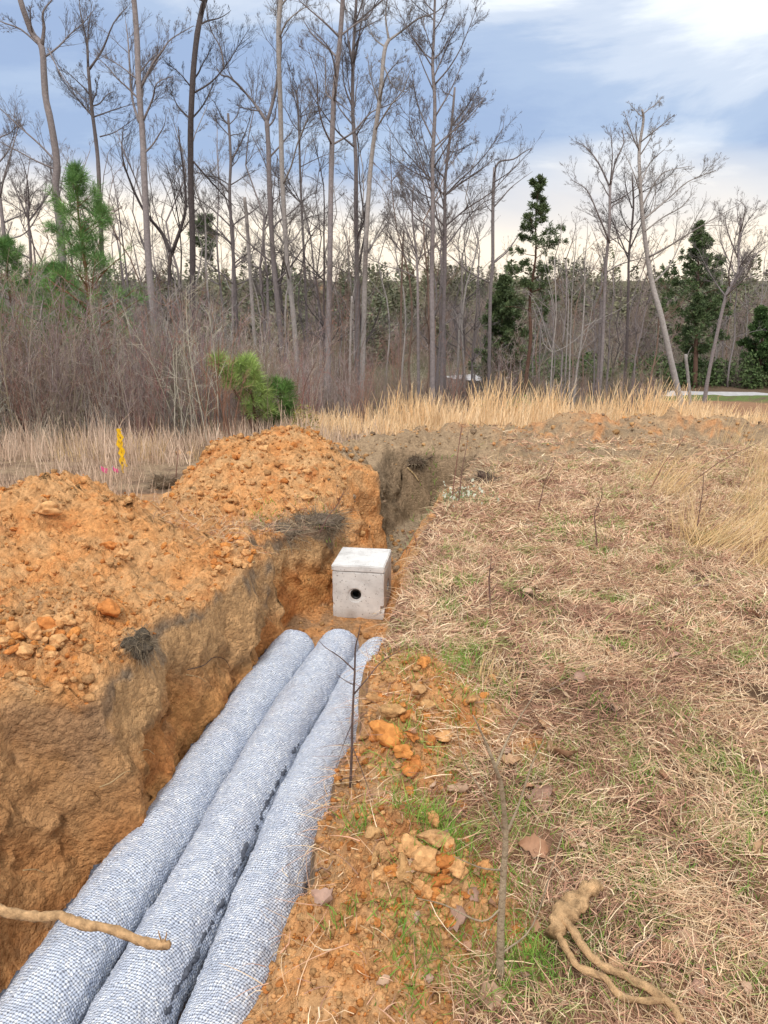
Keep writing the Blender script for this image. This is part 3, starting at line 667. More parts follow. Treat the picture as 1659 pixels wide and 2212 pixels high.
for px, Yt in BG:
    k = int(rb.integers(0, 6)); Xw = (px - 829.5) / FPX * (Yt * CP + (CAMH - np.interp(Yt, YT, ZT)) * SP * .6)
    g = zat(Xw, Yt)
    want = at(px, topy(px) + rb.uniform(-60, 150), Yt)[2] - g
    if px > 980: want = min(want, 12)
    s = np.clip(want / PH[k], .35, 1.5)
    o = empty('background_tree', (Xw, Yt, g), rb.uniform(0, 6.28)); o.scale = (min(s, 1.1), min(s, 1.1), s)
    obj('trunk', PROT[k][0], None, o); obj('branches', PROT[k][1], None, o)
    mark = min(LM, key=lambda q: abs(q[0] - px)); side = 'left' if px < mark[0] else 'right'
    dep_ = 'near' if Yt < 33 else 'midway' if Yt < 40 else 'far' if Yt < 48 else 'farthest'
    sz = 'short' if s * PH[k] < 6 else 'mid-height' if s * PH[k] < 9 else 'tall'
    where = mark[1] if mark[1].startswith('at') else mark[1].replace('near', '%s of' % side)
    tag(o, f'{sz} {PCOMP[k]} {PL[k].replace("tall ", "")} tree {where}, {dep_} back', 'tree', 'bare trees deeper in the wood')

# ------------------------------------------------------------------ conifers
def flat_leaves(P, D, size, tint, r, aspect=.3):
    """needle sprays: long narrow leaf quads at P along D"""
    n = len(P); q = rand_dirs(n, r); s = np.cross(D, q); s /= np.linalg.norm(s, axis=1)[:, None] + 1e-9
    ln = size * r.uniform(.6, 1.3, n); wd = ln * aspect * .5
    a = P; b = P + D * (ln * .5)[:, None] + s * wd[:, None]; c = P + D * ln[:, None]; d = P + D * (ln * .5)[:, None] - s * wd[:, None]
    V = np.stack([a, b, c, d], 1).reshape(-1, 3); F = np.arange(4 * n).reshape(-1, 4)
    return V, F, np.repeat(tint, 4, 0)
def conifer(name, Y, base, top, prof, label, green, seed, leaf=.13, nprim=60, per=34, up=.0, gap=.0, trunk_r=.11, group=None, aspect=.3, tc=(.13, .075, .055), pine=False, cat='tree'):
    """prof: half-width in px against fraction of height (0 base, 1 top)"""
    r = np.random.default_rng(seed); p0 = at(*base, Y); p1 = at(*top, Y); g = zat(p0[0], Y); p0[2] = g
    root = empty(name, p0); H = p1[2] - g; lean = (p1 - p0)[0]; sc = Y / FPX * 1.04
    tr = np.array([[lean * t, 0, H * t - (.1 if t == 0 else 0)] for t in np.linspace(0, 1, 7)])
    tr[1:-1, :2] += r.normal(size=(5, 2)) * .04
    v, f, t, Q, RR = tube(tr, np.linspace(trunk_r, .012, 7), np.array(tc), 7, 3, .1, seed)
    parts = [(v, f, t)]; LV = []
    fr, wd = zip(*prof); lo = fr[0]
    hs = lo + (1 - lo) * (np.arange(nprim) + r.uniform(0, 1, nprim)) / nprim * .985
    az = (np.arange(nprim) * 2.4 + r.normal(size=nprim) * .4)
    ln = np.interp(hs, fr, wd) * sc * r.uniform(.55, 1.12, nprim)
    P = np.stack([np.interp(hs * H, tr[:, 2], tr[:, j]) for j in (0, 1)] + [hs * H], -1)
    D = np.stack([np.cos(az), np.sin(az), up + .35 * hs + r.normal(size=nprim) * .12], -1); D /= np.linalg.norm(D, axis=1)[:, None]
    pts, rad = grow(P, D, ln, np.clip(ln * .018, .008, .04), r, 5, .09, .05)
    parts.append(segs(pts, rad, np.array(tc), 4))
    c1 = children(pts, rad, ln, r, 8 if not pine else 5, .38, (35, 65), .15, .6, .55); p1_, r1_ = grow(*c1[:3], np.clip(c1[3], .004, .02), r, 3, .12, .05)
    parts.append(segs(p1_, r1_, np.array(tc), 3))
    allp = [(p1_, c1[2])]
    if not pine:
        c2 = children(p1_, r1_, c1[2], r, 4, .5, (30, 60), .1, .6, .3); p2_, r2_ = grow(*c2[:3], np.clip(c2[3], .003, .01), r, 3, .12, .04)
        allp.append((p2_, c2[2]))
        srcs = np.concatenate([p1_[:, 1:].reshape(-1, 3), p2_[:, 1:].reshape(-1, 3)]); dd = np.concatenate([np.diff(p1_, axis=1).reshape(-1, 3), np.diff(p2_, axis=1).reshape(-1, 3)])
    else:
        srcs = np.concatenate([p1_[:, 2:].reshape(-1, 3), pts[:, 4:].reshape(-1, 3)]); dd = np.concatenate([np.diff(p1_, axis=1)[:, 1:].reshape(-1, 3), np.diff(pts, axis=1)[:, 3:].reshape(-1, 3)])
    dd /= np.linalg.norm(dd, axis=1)[:, None] + 1e-9
    keep = r.uniform(size=len(srcs)) > gap; srcs, dd = srcs[keep], dd[keep]
    idx = np.repeat(np.arange(len(srcs)), per); n = len(idx)
    LD = dd[idx] * (1.0 if not pine else .75) + rand_dirs(n, r) * (.8 if not pine else .75); LD /= np.linalg.norm(LD, axis=1)[:, None]
    LP = srcs[idx] + r.normal(size=(n, 3)) * leaf * (.35 if not pine else .12)
    cl = np.repeat(r.uniform(.65, 1.35, len(srcs)), per) * r.uniform(.8, 1.2, n)
    hue = np.repeat(r.uniform(size=len(srcs)), per)[:, None]
    T = lerp(np.array(green[0]), np.array(green[1]), hue) * cl[:, None]
    LVm = flat_leaves(LP, LD, leaf, T, r, aspect)
    V_, F_, T_ = join(parts); obj('trunk', mesh('trunk', V_, F_, T_, True), M_BARK, root)
    obj('foliage', mesh('foliage', *LVm), M_LEAF, root)
    tag(root, label, cat, group); return root
CG = ((.065, .10, .045), (.11, .15, .06))
conifer('cedar_tree', 29, (1138, 800), (1166, 378), [(.42, 58), (.6, 70), (.72, 62), (.85, 38), (1, 4)], 'tall open-branched cedar with drooping tiers, right of the broken-topped tree', CG, 61, .10, 32, 7, .02, .35, .09, aspect=.26)
conifer('cedar_tree', 62, (1500, 850), (1511, 478), [(.20, 50), (.32, 80), (.5, 84), (.7, 60), (.85, 30), (1, 4)], 'dense dark cedar with a ragged pointed top, behind the leaning trunk', CG, 62, .20, 56, 8, .12, .3, .2, aspect=.34)
conifer('cedar_tree', 64, (1640, 850), (1645, 665), [(.05, 40), (.3, 48), (.7, 35), (1, 5)], 'low green cedar at the right edge of the picture', ((.045, .085, .03), (.07, .12, .035)), 63, .22, 46, 9, .2, .2, .18, aspect=.36)
conifer('cedar_tree', 38, (1080, 840), (1090, 600), [(.05, 55), (.4, 60), (.8, 30), (1, 5)], 'dim green cedar hidden behind the bare trunks left of the tall cedar', CG, 64, .17, 55, 6, .2, .35, .1, aspect=.36)
PG = ((.09, .20, .06), (.18, .31, .09))
conifer('pine_tree', 18, (195, 830), (165, 360), [(.26, 110), (.42, 140), (.52, 120), (.60, 60), (.75, 78), (.9, 40), (1, 4)], 'green pine with bushy needle tufts standing among the trunks on the left', PG, 67, .21, 58, 40, .35, .16, .075, aspect=.035, pine=True, tc=(.22, .12, .07))
conifer('pine_tree', 20, (30, 850), (15, 520), [(.35, 80), (.6, 75), (.85, 45), (1, 4)], 'blurry green pine cut by the left edge of the picture', PG, 68, .20, 40, 40, .3, .1, .07, aspect=.035, pine=True)
conifer('pine_tree', 19, (110, 850), (118, 575), [(.35, 75), (.6, 70), (.85, 40), (1, 4)], 'shorter green pine in the brush between the edge pine and the tall pine', PG, 69, .19, 36, 40, .3, .1, .06, aspect=.035, pine=True)
YGN = ((.20, .31, .08), (.34, .43, .13))
conifer('young_pine', 12.5, (560, 935), (462, 775), [(.55, 30), (.8, 26), (1, 12)], 'bright yellow-green pine sapling tip, left of its pair above the far heap', YGN, 70, .17, 9, 34, .6, .3, .03, aspect=.035, pine=True, group='young pines behind the middle heap')
conifer('young_pine', 12.6, (560, 935), (528, 785), [(.2, 46), (.5, 50), (.75, 34), (1, 14)], 'bright yellow-green pine sapling with two leaders in the middle of the brush', YGN, 71, .17, 17, 36, .6, .3, .03, aspect=.035, pine=True, group='young pines behind the middle heap')
conifer('young_pine', 13.2, (590, 935), (605, 835), [(.1, 55), (.7, 42), (1, 14)], 'darker green low pine sapling to the right of the bright pair', ((.08, .17, .04), (.14, .24, .06)), 72, .17, 18, 34, .5, .3, .03, aspect=.035, pine=True, group='young pines behind the middle heap')
conifer('pine_tree', 60, (445, 700), (442, 470), [(.78, 14), (.86, 34), (.94, 26), (1, 8)], 'distant round-topped pine seen against the pale sky left of centre', ((.07, .11, .05), (.11, .15, .06)), 73, .26, 16, 5, .0, .35, .12, aspect=.2)

# ------------------------------------------------------------------ far wooded hillside, one mass
def far_woods():
    r = np.random.default_rng(31); parts, leaf = [], []
    n = 520
    Yc = np.concatenate([r.uniform(76, 110, 420), r.uniform(110, 168, 480)]); n = len(Yc); Xc = r.uniform(-.62, .62, n) * Yc
    G = height(Xc, Yc); Hh = r.uniform(3.5, 7.5, n) * r.choice([1, 1, 1, 1.35], n)
    con = r.uniform(size=n) < np.interp(Yc, [76, 165], [.22, .62])
    for i in range(n):
        if con[i]:
            m = int(400); t = r.uniform(0, 1, m) ** 1.3; a = r.uniform(0, 6.28, m); R0 = Hh[i] * .26 * (1 - t) * r.uniform(.5, 1.1, m) + .1
            P = np.stack([Xc[i] + np.cos(a) * R0, Yc[i] + np.sin(a) * R0, G[i] + Hh[i] * (.08 + .92 * t)], -1)
            D = np.stack([np.cos(a), np.sin(a), r.uniform(-.1, .8, m)], -1); D /= np.linalg.norm(D, axis=1)[:, None]
            c = lerp(np.array([.13, .15, .085]), np.array([.22, .205, .13]), r.uniform()) * r.uniform(.7, 1.25)
            leaf.append(flat_leaves(P, D, .5, np.tile(c, (m, 1)) * r.uniform(.75, 1.25, m)[:, None], r, .5))
        else:
            m = 70; P = np.tile([Xc[i], Yc[i], G[i]], (m, 1)) + np.stack([r.normal(size=m) * .5, r.normal(size=m) * .5, r.uniform(0, .5, m) * Hh[i]], -1)
            D = np.stack([r.normal(size=m) * .5, r.normal(size=m) * .5, r.uniform(.6, 1.2, m)], -1); D /= np.linalg.norm(D, axis=1)[:, None]
            pts, rad = grow(P, D, r.uniform(1.5, 4, m) * Hh[i] / 8, np.full(m, .024), r, 3, .2, .05)
            c = lerp(np.array([.27, .215, .215]), np.array([.29, .22, .18]), r.uniform()) * r.uniform(.75, 1.15)
            parts.append(segs(pts, rad, c, 3))
    tag(obj('far_woods', mesh('far_woods', *join(leaf)), M_LEAF), 'dark green conifers covering the far hillside', 'woods', kind='stuff')
    tag(obj('far_bare_woods', mesh('far_bare_woods', *join(parts)), M_TWIG), 'grey leafless trees covering the far hillside', 'woods', kind='stuff')
far_woods()

# ------------------------------------------------------------------ brush and undergrowth
def shrub_proto(seed, H, n, tint):
    r = np.random.default_rng(seed); P = np.stack([r.normal(size=n) * .16, r.normal(size=n) * .16, np.zeros(n)], -1)
    D = np.stack([r.normal(size=n) * .18, r.normal(size=n) * .18, np.ones(n)], -1); D /= np.linalg.norm(D, axis=1)[:, None]
    ln = H * r.uniform(.5, 1.05, n); pts, rad = grow(P, D, ln, r.uniform(.005, .012, n), r, 5, .10, .03)
    c = children(pts, rad, ln, r, 7, .28, (25, 60), .25, .6); p1, r1 = grow(*c[:3], np.clip(c[3], .003, .006), r, 3, .15, .06)
    c2 = children(p1, r1, c[2], r, 3, .5, (25, 60), .2, .6); p2, r2 = grow(*c2[:3], np.clip(c2[3], .0022, .004), r, 2, .15, .05)
    V, F, T = join([segs(pts, rad, tint, 3), segs(p1, r1, tint * 1.05, 3), segs(p2, r2, tint * 1.1, 3)])
    return V, F, T
def brush(name, label, spots, protos, seed, scl=(.45, 1.35), kind='stuff', cat='undergrowth'):
    r = np.random.default_rng(seed); parts = []
    for (x, y, hs) in spots:
        v, f, t = protos[r.integers(len(protos))]; a = r.uniform(0, 6.28); s = hs * r.uniform(*scl); c, s_ = math.cos(a), math.sin(a)
        w_ = (y / 14) ** .5
        Rm = np.array([[c, -s_, 0], [s_, c, 0], [0, 0, 1]]); vv = v @ Rm.T * np.array([s, s, s]); vv = vv + [x, y, zat_fast(x, y) - .05]
        parts.append((vv, f, t * r.uniform(.75, 1.25) * (1 + r.normal(size=3) * .05)))
    return tag(obj(name, mesh(name, *join(parts)), M_TWIG), label, cat, kind=kind)
def zat_fast(x, y): return float(np.interp(y, YT, ZT)) + .0
SHP = [shrub_proto(200 + i, 2.2, 11, np.array(c)) for i, c in enumerate(((.26, .205, .185), (.31, .255, .23), (.28, .155, .125), (.42, .37, .33), (.27, .20, .185), (.22, .185, .125)))]
r = np.random.default_rng(41); spots = []
for k in range(470):                                  # the thicket on the left
    Yt = r.uniform(10, 26) if k % 3 else r.uniform(9.8, 15); u = r.uniform(-.60, .02) if r.uniform() < .8 else r.uniform(-.60, -.15)
    Xw = u * Yt
    if Yt < np.interp(Xw / Yt, [-.6, -.4, -.2, -.08, .02], [9.6, 10.4, 11.8, 14.5, 18.5]): continue
    spots.append((Xw, Yt, np.interp(u, [-.6, -.3, -.1, .02], [1.2, .95, .75, .5]) * (1 + (Yt - 13) * .04) * (.45 if Yt < 11.5 else 1)))
brush('thicket', 'dense grey-purple thicket of bare stems on the left', spots, SHP, 42)
spots = []
for k in range(620):                                  # sparser brush under the trees further right
    Yt = r.uniform(24, 55); u = r.uniform(-.55, .56); Xw = u * Yt
    if u > .36 and Yt < 60 : Yt = r.uniform(62, 74); Xw = u * Yt
    elif u > .1 and Yt > 40: Yt = r.uniform(25, 36); Xw = u * Yt
    spots.append((Xw, Yt, r.uniform(.6, 1.5) * (.6 if Yt < 32 else 1.0)))
for k in range(300):
    u = r.uniform(-.3, .58); Yt = r.uniform(66, 90); spots.append((u * Yt, Yt, r.uniform(1.2, 2.4)))
brush('woodland_brush', 'grey brush and saplings under the trees', spots, SHP, 43)
# green evergreen shrubs beyond the road
def leafy(name, label, spots, c0, c1, size, per, seed, kind=None, cat='shrub', aspect=.45):
    r = np.random.default_rng(seed); parts = []
    for (x, y, z, rx, rz) in spots:
        D = rand_dirs(per, r); P = np.array([x, y, z + rz * .9]) + D * np.array([rx, rx, rz]) * (r.uniform(.35, 1, per) ** .5)[:, None] * (1 + .35 * fbm(D, 1.6, 2, off=x)[:, None])
        T = lerp(np.array(c0), np.array(c1), r.uniform(size=per)[:, None]) * r.uniform(.75, 1.2, per)[:, None]
        parts.append(flat_leaves(P, rand_dirs(per, r), size, T, r, aspect))
    return tag(obj(name, mesh(name, *join(parts)), M_LEAF), label, cat, kind=kind)
sp = []
for k in range(70):
    u = r.uniform(.17, .56); Yt = r.uniform(62.5, 66) + (max(0, .24 - u) * 60); X_ = u * Yt; sp.append((X_, Yt, zat_fast(X_, Yt), r.uniform(.8, 1.7), r.uniform(.6, 1.5)))
leafy('evergreen_shrubs', 'low dark green shrubs along the far side of the gravel road', sp, (.06, .10, .035), (.10, .14, .05), .28, 420, 44, kind='stuff')
sp = [];
for k in range(46):
    u = r.uniform(.10, .36); Yt = r.uniform(46, 57); X_ = u * Yt; sp.append((X_, Yt, zat_fast(X_, Yt), r.uniform(.5, 1.4), r.uniform(.3, .7)))
leafy('bank_shrubs', 'dark low growth on the near bank of the road', sp, (.07, .075, .04), (.10, .10, .05), .2, 420, 45, kind='stuff')
def one_shrub(px, py, Y, rx, rz, label, c0, c1, size, per, seed):
    p = at(px, py, Y); g = zat(p[0], Y); root = empty('leafy_shrub', (p[0], Y, g))
    o = leafy('foliage', None, [(0, 0, 0, rx, rz)], c0, c1, size, per, seed, None, None, .4); o.parent = root
    r = np.random.default_rng(seed); n = 9
    D = np.stack([r.normal(size=n) * .4, r.normal(size=n) * .4, np.ones(n)], -1); D /= np.linalg.norm(D, axis=1)[:, None]
    for k in range(5):
        pts, rad = grow(np.zeros((1, 3)), D[k:k + 1], np.full(1, rz * 1.7), np.full(1, .008), r, 4, .12, .03)
        v, f, t, _, _ = tube(pts[0], rad[0], (.2, .14, .10), 5, 2); obj('stem', mesh('stem', v, f, t), M_TWIG, root); tag(root, label, 'shrub')
one_shrub(657, 905, 12.0, .22, .30, 'small yellowish leafy shrub at the right end of the thicket', (.16, .17, .04), (.30, .24, .07), .045, 420, 46)
one_shrub(1045, 895, 16.5, .25, .24, 'small bright green shrub inside the golden grass', (.14, .24, .05), (.22, .32, .06), .05, 380, 47)
one_shrub(1122, 870, 24, .45, .38, 'little green shrub at the foot of the tall cedar', (.12, .2, .05), (.16, .26, .06), .08, 300, 48)

for k, (pts, rr, lb) in enumerate([([(123, 900), (107, 770), (92, 695), (80, 640)], 1.8, 'pale sapling with a wide fork in the thicket left of the pine'), ([(84, 900), (68, 823), (52, 740), (50, 690)], 1.6, 'pale crooked sapling near the left edge of the thicket'),
        ([(369, 880), (371, 760), (372, 690), (376, 640)], 1.6, 'thin pale sapling in the thicket below the dark forked tree'), ([(20, 900), (5, 840), (-5, 800)], 2, 'pale stem leaning out of the left edge of the thicket'),
        ([(240, 900), (232, 800), (222, 720), (225, 660)], 1.6, 'thin pale sapling in the thicket below the pine'), ([(295, 890), (290, 800), (300, 730), (296, 680)], 1.4, 'slender light stem right of the pine in the thicket'),
        ([(455, 880), (452, 800), (462, 720), (458, 650)], 1.5, 'light sapling behind the bright young pine'), ([(160, 900), (172, 840), (165, 760), (170, 700)], 1.4, 'light branching sapling directly below the pine trunk')]):
    e = pts[-1]; m_ = pts[-2]
    px_tree('pale_sapling', 12.3 + .25 * k, pts, (rr, rr * .5), [([m_, (m_[0] + 22, m_[1] - 40), (m_[0] + 50, m_[1] - 75)], rr * .8), ([m_, (m_[0] - 14, m_[1] - 45), (m_[0] - 36, m_[1] - 80)], rr * .7), ([pts[1], (pts[1][0] + 20, pts[1][1] - 30), (pts[1][0] + 45, pts[1][1] - 60)], rr * .6),
             ([e, (e[0] + 8, e[1] - 25), (e[0] + 6, e[1] - 50)], rr * .5)], lb, cat='sapling', tone=3, seed=140 + k, spec=[(6, .45, (25, 60), .2, 3), (4, .5, (25, 55), .2, 3)], group='pale saplings in the thicket')

# red-brown clinging leaves
def clingers(name, label, cen, c0, c1, size, n, seed):
    r = np.random.default_rng(seed); P = []
    for (px, py, Y, sx, sy, k) in cen:
        q = at(px, py, Y); s = Y / FPX; P.append(q + r.normal(size=(k, 3)) * np.array([sx * s, .4, sy * s]))
    P = np.concatenate(P); m = len(P)
    pts, rad = grow(P[::4], rand_dirs(len(P[::4]), r), np.full(len(P[::4]), size * 8), np.full(len(P[::4]), .006), r, 3, .2, .0)
    root = empty(name, (P[:, 0].mean(), P[:, 1].mean(), zat_fast(0, P[:, 1].mean()))); o = np.array(root.location)
    stem = np.stack([lerp(np.array([0, 0, 0.]), P[::10] - o, t) + (r.normal(size=(len(P[::10]), 3)) * .08 if 0 < t < 1 else 0) for t in np.linspace(0, 1, 5)], 1)
    pa = join([segs(pts - o, rad, np.array([.2, .14, .12]), 3), segs(stem, np.tile(np.linspace(.014, .005, 5), (len(stem), 1)), np.array([.2, .14, .12]), 3)])
    obj('twigs', mesh('twigs', *pa), M_TWIG, root)['kind'] = 'stuff'
    T = lerp(np.array(c0), np.array(c1), r.uniform(size=m)[:, None])
    obj('dead_leaves', mesh('dead_leaves', *flat_leaves(P, rand_dirs(m, r), size, T, r, .55)), M_LEAF, root)
    tag(root, label, 'sapling')
clingers('beech_sapling', 'beech sapling holding rusty red leaves beside the central pair of trunks', [(745, 500, 24, 14, 10, 45), (755, 580, 24, 28, 22, 120), (700, 600, 24, 18, 9, 40), (735, 640, 24, 22, 14, 60)], (.26, .09, .05), (.36, .15, .09), .11, 0, 81)
clingers('leafy_sapling', 'sapling with pinkish dead leaves at the far left of the thicket', [(45, 805, 12.5, 22, 12, 70), (95, 812, 12.5, 16, 9, 50)], (.34, .17, .13), (.5, .3, .22), .05, 0, 82)
clingers('leafy_sapling', 'sapling with dull red leaves in the middle of the left thicket', [(150, 800, 14, 26, 26, 160), (175, 850, 14, 30, 20, 120), (235, 830, 14, 14, 30, 60)], (.24, .09, .08), (.33, .14, .11), .04, 0, 83)
clingers('leafy_sapling', 'sapling with a small bunch of orange-brown leaves high in the left thicket', [(180, 745, 14, 10, 6, 50)], (.36, .15, .08), (.42, .2, .1), .05, 0, 84)

# ------------------------------------------------------------------ grasses
def ribbons(P, D, ln, wd, tint, r, nseg=3, droop=.5, curl=.25):
    n = len(P); pts = [P]; p = P.copy(); d = D / np.linalg.norm(D, axis=1)[:, None]; hd = r.normal(size=(n, 3)) * np.array([1, 1, .2]) * curl
    for k in range(nseg):
        p = p + d * (ln / nseg)[:, None]; pts.append(p); d = d + hd + np.array([0, 0, -droop]) / nseg; d /= np.linalg.norm(d, axis=1)[:, None]
    pts = np.stack(pts, 1); q = rand_dirs(n, r); s = np.cross(D, q); s /= np.linalg.norm(s, axis=1)[:, None] + 1e-9
    wt = np.linspace(1, .25, nseg + 1)[None, :, None] * wd[:, None, None] * .5
    V = np.stack([pts - s[:, None] * wt, pts + s[:, None] * wt], 2).reshape(-1, 3)
    base = np.arange(n)[:, None] * 2 * (nseg + 1); k = np.arange(nseg) * 2
    F = np.stack([base + k, base + k + 1, base + k + 3, base + k + 2], -1).reshape(-1, 4)
    return V, F, np.repeat(tint, 2 * (nseg + 1), 0)
PAL = np.array([(.72, .53, .34), (.80, .63, .43), (.64, .43, .27), (.56, .40, .23), (.62, .37, .25), (.50, .28, .19), (.36, .19, .13), (.27, .15, .10), (.40, .36, .16)])
def dirtness(x, y):
    """1 where bare dirt shows"""
    P = np.stack([x, y, 0 * x], -1); n_ = fbm(P, 4, 3, .6, 1.)
    e = x - xr(y)
    strip = sstep((np.interp(y, [0, 1.3, 1.9, 2.2, 2.9, 3.2, 5, 9], [.24, .26, .2, .22, .30, .06, .05, .3]) + .14 * n_ - e) / .08)
    for px_, py_, r_ in DP:
        d_ = ray(px_, py_); t_ = -CAMH / d_[2]; strip = np.maximum(strip, np.exp(-(((x - d_[0] * t_) / r_) ** 2 + ((y - d_[1] * t_) / (r_ * 1.3)) ** 2) ** 2 * (1 + n_)))
    return np.clip(strip, 0, 1)
DP = ((900, 1500, .24), (985, 1545, .17), (900, 1640, .18), (1000, 1960, .17), (1150, 1620, .07), (860, 2010, .27), (900, 1890, .24), (720, 2130, .25), (940, 1880, .15))
def straw():
    r = np.random.default_rng(51); parts = []
    # (y0,y1,density per m2, width, length)
    for y0, y1, den, wd, ln in ((.9, 2.0, 21000, .0024, .062), (2.0, 3.2, 16000, .0028, .066), (3.2, 5, 10500, .0037, .074), (5, 8, 5600, .0056, .09), (8, 10.3, 2400, .0080, .12)):
        W = .60 * y1 + 1.3; n = int(den * (y1 - y0) * (W + .6)); x = r.uniform(-.6, W, n); y_ = r.uniform(y0, y1, n)
        ok = (x > xr(y_) - .01) & (x < .60 * y_ + 1.25); x, y_ = x[ok], y_[ok]
        P2 = np.stack([x, y_, 0 * x], -1); cl = fbm(P2, 3.5, 3, .6, 7.)
        dk = dirtness(x, y_); bare = np.exp(-(((x - 1.1) / .9) ** 2 + ((y_ - 6.8) / .8) ** 2) * 1.6) * .75
        ok = r.uniform(size=len(x)) < np.clip((1 - dk) * (1 - bare) * (.72 + .9 * cl) * (1 - sstep(berm(x, y_) / .10) * .80) + .02, 0, 1); x, y_, cl = x[ok], y_[ok], cl[ok]
        n = len(x); zz = height(x, y_) + r.uniform(0, .025, n) * (1 + cl)
        # straw lies mostly one way in each patch
        a = fbm(np.stack([x, y_, 0 * x], -1), 1.3, 2, .5, 3.) * 4 + r.normal(size=n) * 1.3
        el = np.abs(r.normal(size=n)) * .34 + .06
        D = np.stack([np.cos(a) * np.cos(el), np.sin(a) * np.cos(el), np.sin(el)], -1)
        tone = fbm(np.stack([x, y_, 0 * x], -1), 2.1, 3, .6, 12.)
        ci = np.clip((r.uniform(size=n) * 8 + tone * 4.5), 0, 7.99).astype(int); T = PAL[ci] * r.uniform(.75, 1.2, n)[:, None]
        gr = (fbm(np.stack([x, y_, 0 * x], -1), 3.7, 3, .6, 22.) > .40) & (r.uniform(size=n) < .40)
        T[gr] = lerp(np.array([.20, .27, .07]), np.array([.42, .41, .17]), r.uniform(size=(gr.sum(), 1)))
        L_ = ln * r.uniform(.4, 1.5, n)
        parts.append(ribbons(np.stack([x, y_, zz], -1), D, L_, wd * r.uniform(.5, 1.6, n), T, r, 3, .35, .34))
    # small rooted tussocks
    for k in range(700):
        y_ = 1.1 + 7.5 * r.uniform() ** 1.3; x = r.uniform(-.3, .6) * y_ + .3
        if x < xr(y_) + .05 or dirtness(np.array([x]), np.array([y_]))[0] > .3: continue
        n = 26; P = np.stack([x + r.normal(size=n) * .02 * y_ ** .5, y_ + r.normal(size=n) * .02 * y_ ** .5, np.zeros(n)], -1); P[:, 2] = height(P[:, 0], P[:, 1])
        D = np.stack([r.normal(size=n), r.normal(size=n), np.abs(r.normal(size=n)) * .9 + .15], -1)
        T = (PAL[r.integers(0, 4)] if r.uniform() < .82 else np.array([.36, .38, .14])) * r.uniform(.7, 1.2, (n, 1))
        parts.append(ribbons(P, D, r.uniform(.03, .11, n) * (1 + .1 * y_), np.full(n, .0022 * max(1, y_ / 2.4)), T, r, 4, .9, .3))
    tag(obj('dry_grass', mesh('dry_grass', *join(parts)), M_BLADE), 'flattened straw and dry grass covering the field', 'grass', kind='stuff')
straw()
def green_grass():
    r = np.random.default_rng(52); parts = []
    cl = [(920, 1790, .09, 90, .10), (950, 1800, .08, 60, .09), (1010, 1420, .09, 50, .06), (1095, 1495, .05, 26, .06), (870, 1440, .1, 50, .05), (1000, 1450, .07, 30, .06), (1390, 1575, .05, 30, .05), (1000, 1360, .1, 40, .06),
          (980, 1260, .15, 50, .06), (770, 1790, .05, 36, .07), (1310, 1860, .05, 24, .05), (1120, 1960, .06, 30, .05), (1130, 1760, .05, 20, .05), (1060, 1180, .3, 60, .06), (960, 1400, .05, 24, .06),
          (1290, 1160, .5, 120, .07), (930, 1090, .25, 60, .08), (1240, 1140, .3, 60, .08), (1180, 1440, .12, 30, .05), (1320, 2160, .05, 30, .05), (1100, 2150, .06, 60, .06), (900, 2110, .07, 50, .06), (1010, 2160, .06, 50, .06),
          (1150, 2080, .05, 40, .05), (1220, 1240, .2, 50, .05), (1500, 1330, .2, 60, .05), (690, 1125, .2, 60, .05), (580, 1125, .15, 40, .05), (745, 2010, .04, 20, .05), (1290, 1590, .06, 20, .05), (1460, 1900, .06, 26, .05)]
    for k in range(130):
        py = r.uniform(1150, 2150); cl.append((r.uniform(870 + (py - 1150) * -.05, 1659), py, .08, 34, .05))
    for px, py, rad, n, ln in cl:
        c = hit(px, py); n = int(n * 1.5); q = r.normal(size=(n, 2)) * rad * .55; x, y_ = c[0] + q[:, 0], c[1] + q[:, 1]
        D = np.stack([r.normal(size=n) * .45, r.normal(size=n) * .45, np.ones(n)], -1); D /= np.linalg.norm(D, axis=1)[:, None]
        T = lerp(np.array([.10, .24, .03]), np.array([.28, .40, .08]), r.uniform(size=(n, 1)))
        parts.append(ribbons(np.stack([x, y_, height(x, y_)], -1), D, ln * r.uniform(.6, 1.4, n), np.full(n, .003 * max(1, c[1] / 3)), T, r, 3, .5, .25))
    tag(obj('green_grass', mesh('green_grass', *join(parts)), M_BLADE), 'scattered fresh green grass tufts in the dry field', 'grass', kind='stuff')
green_grass()
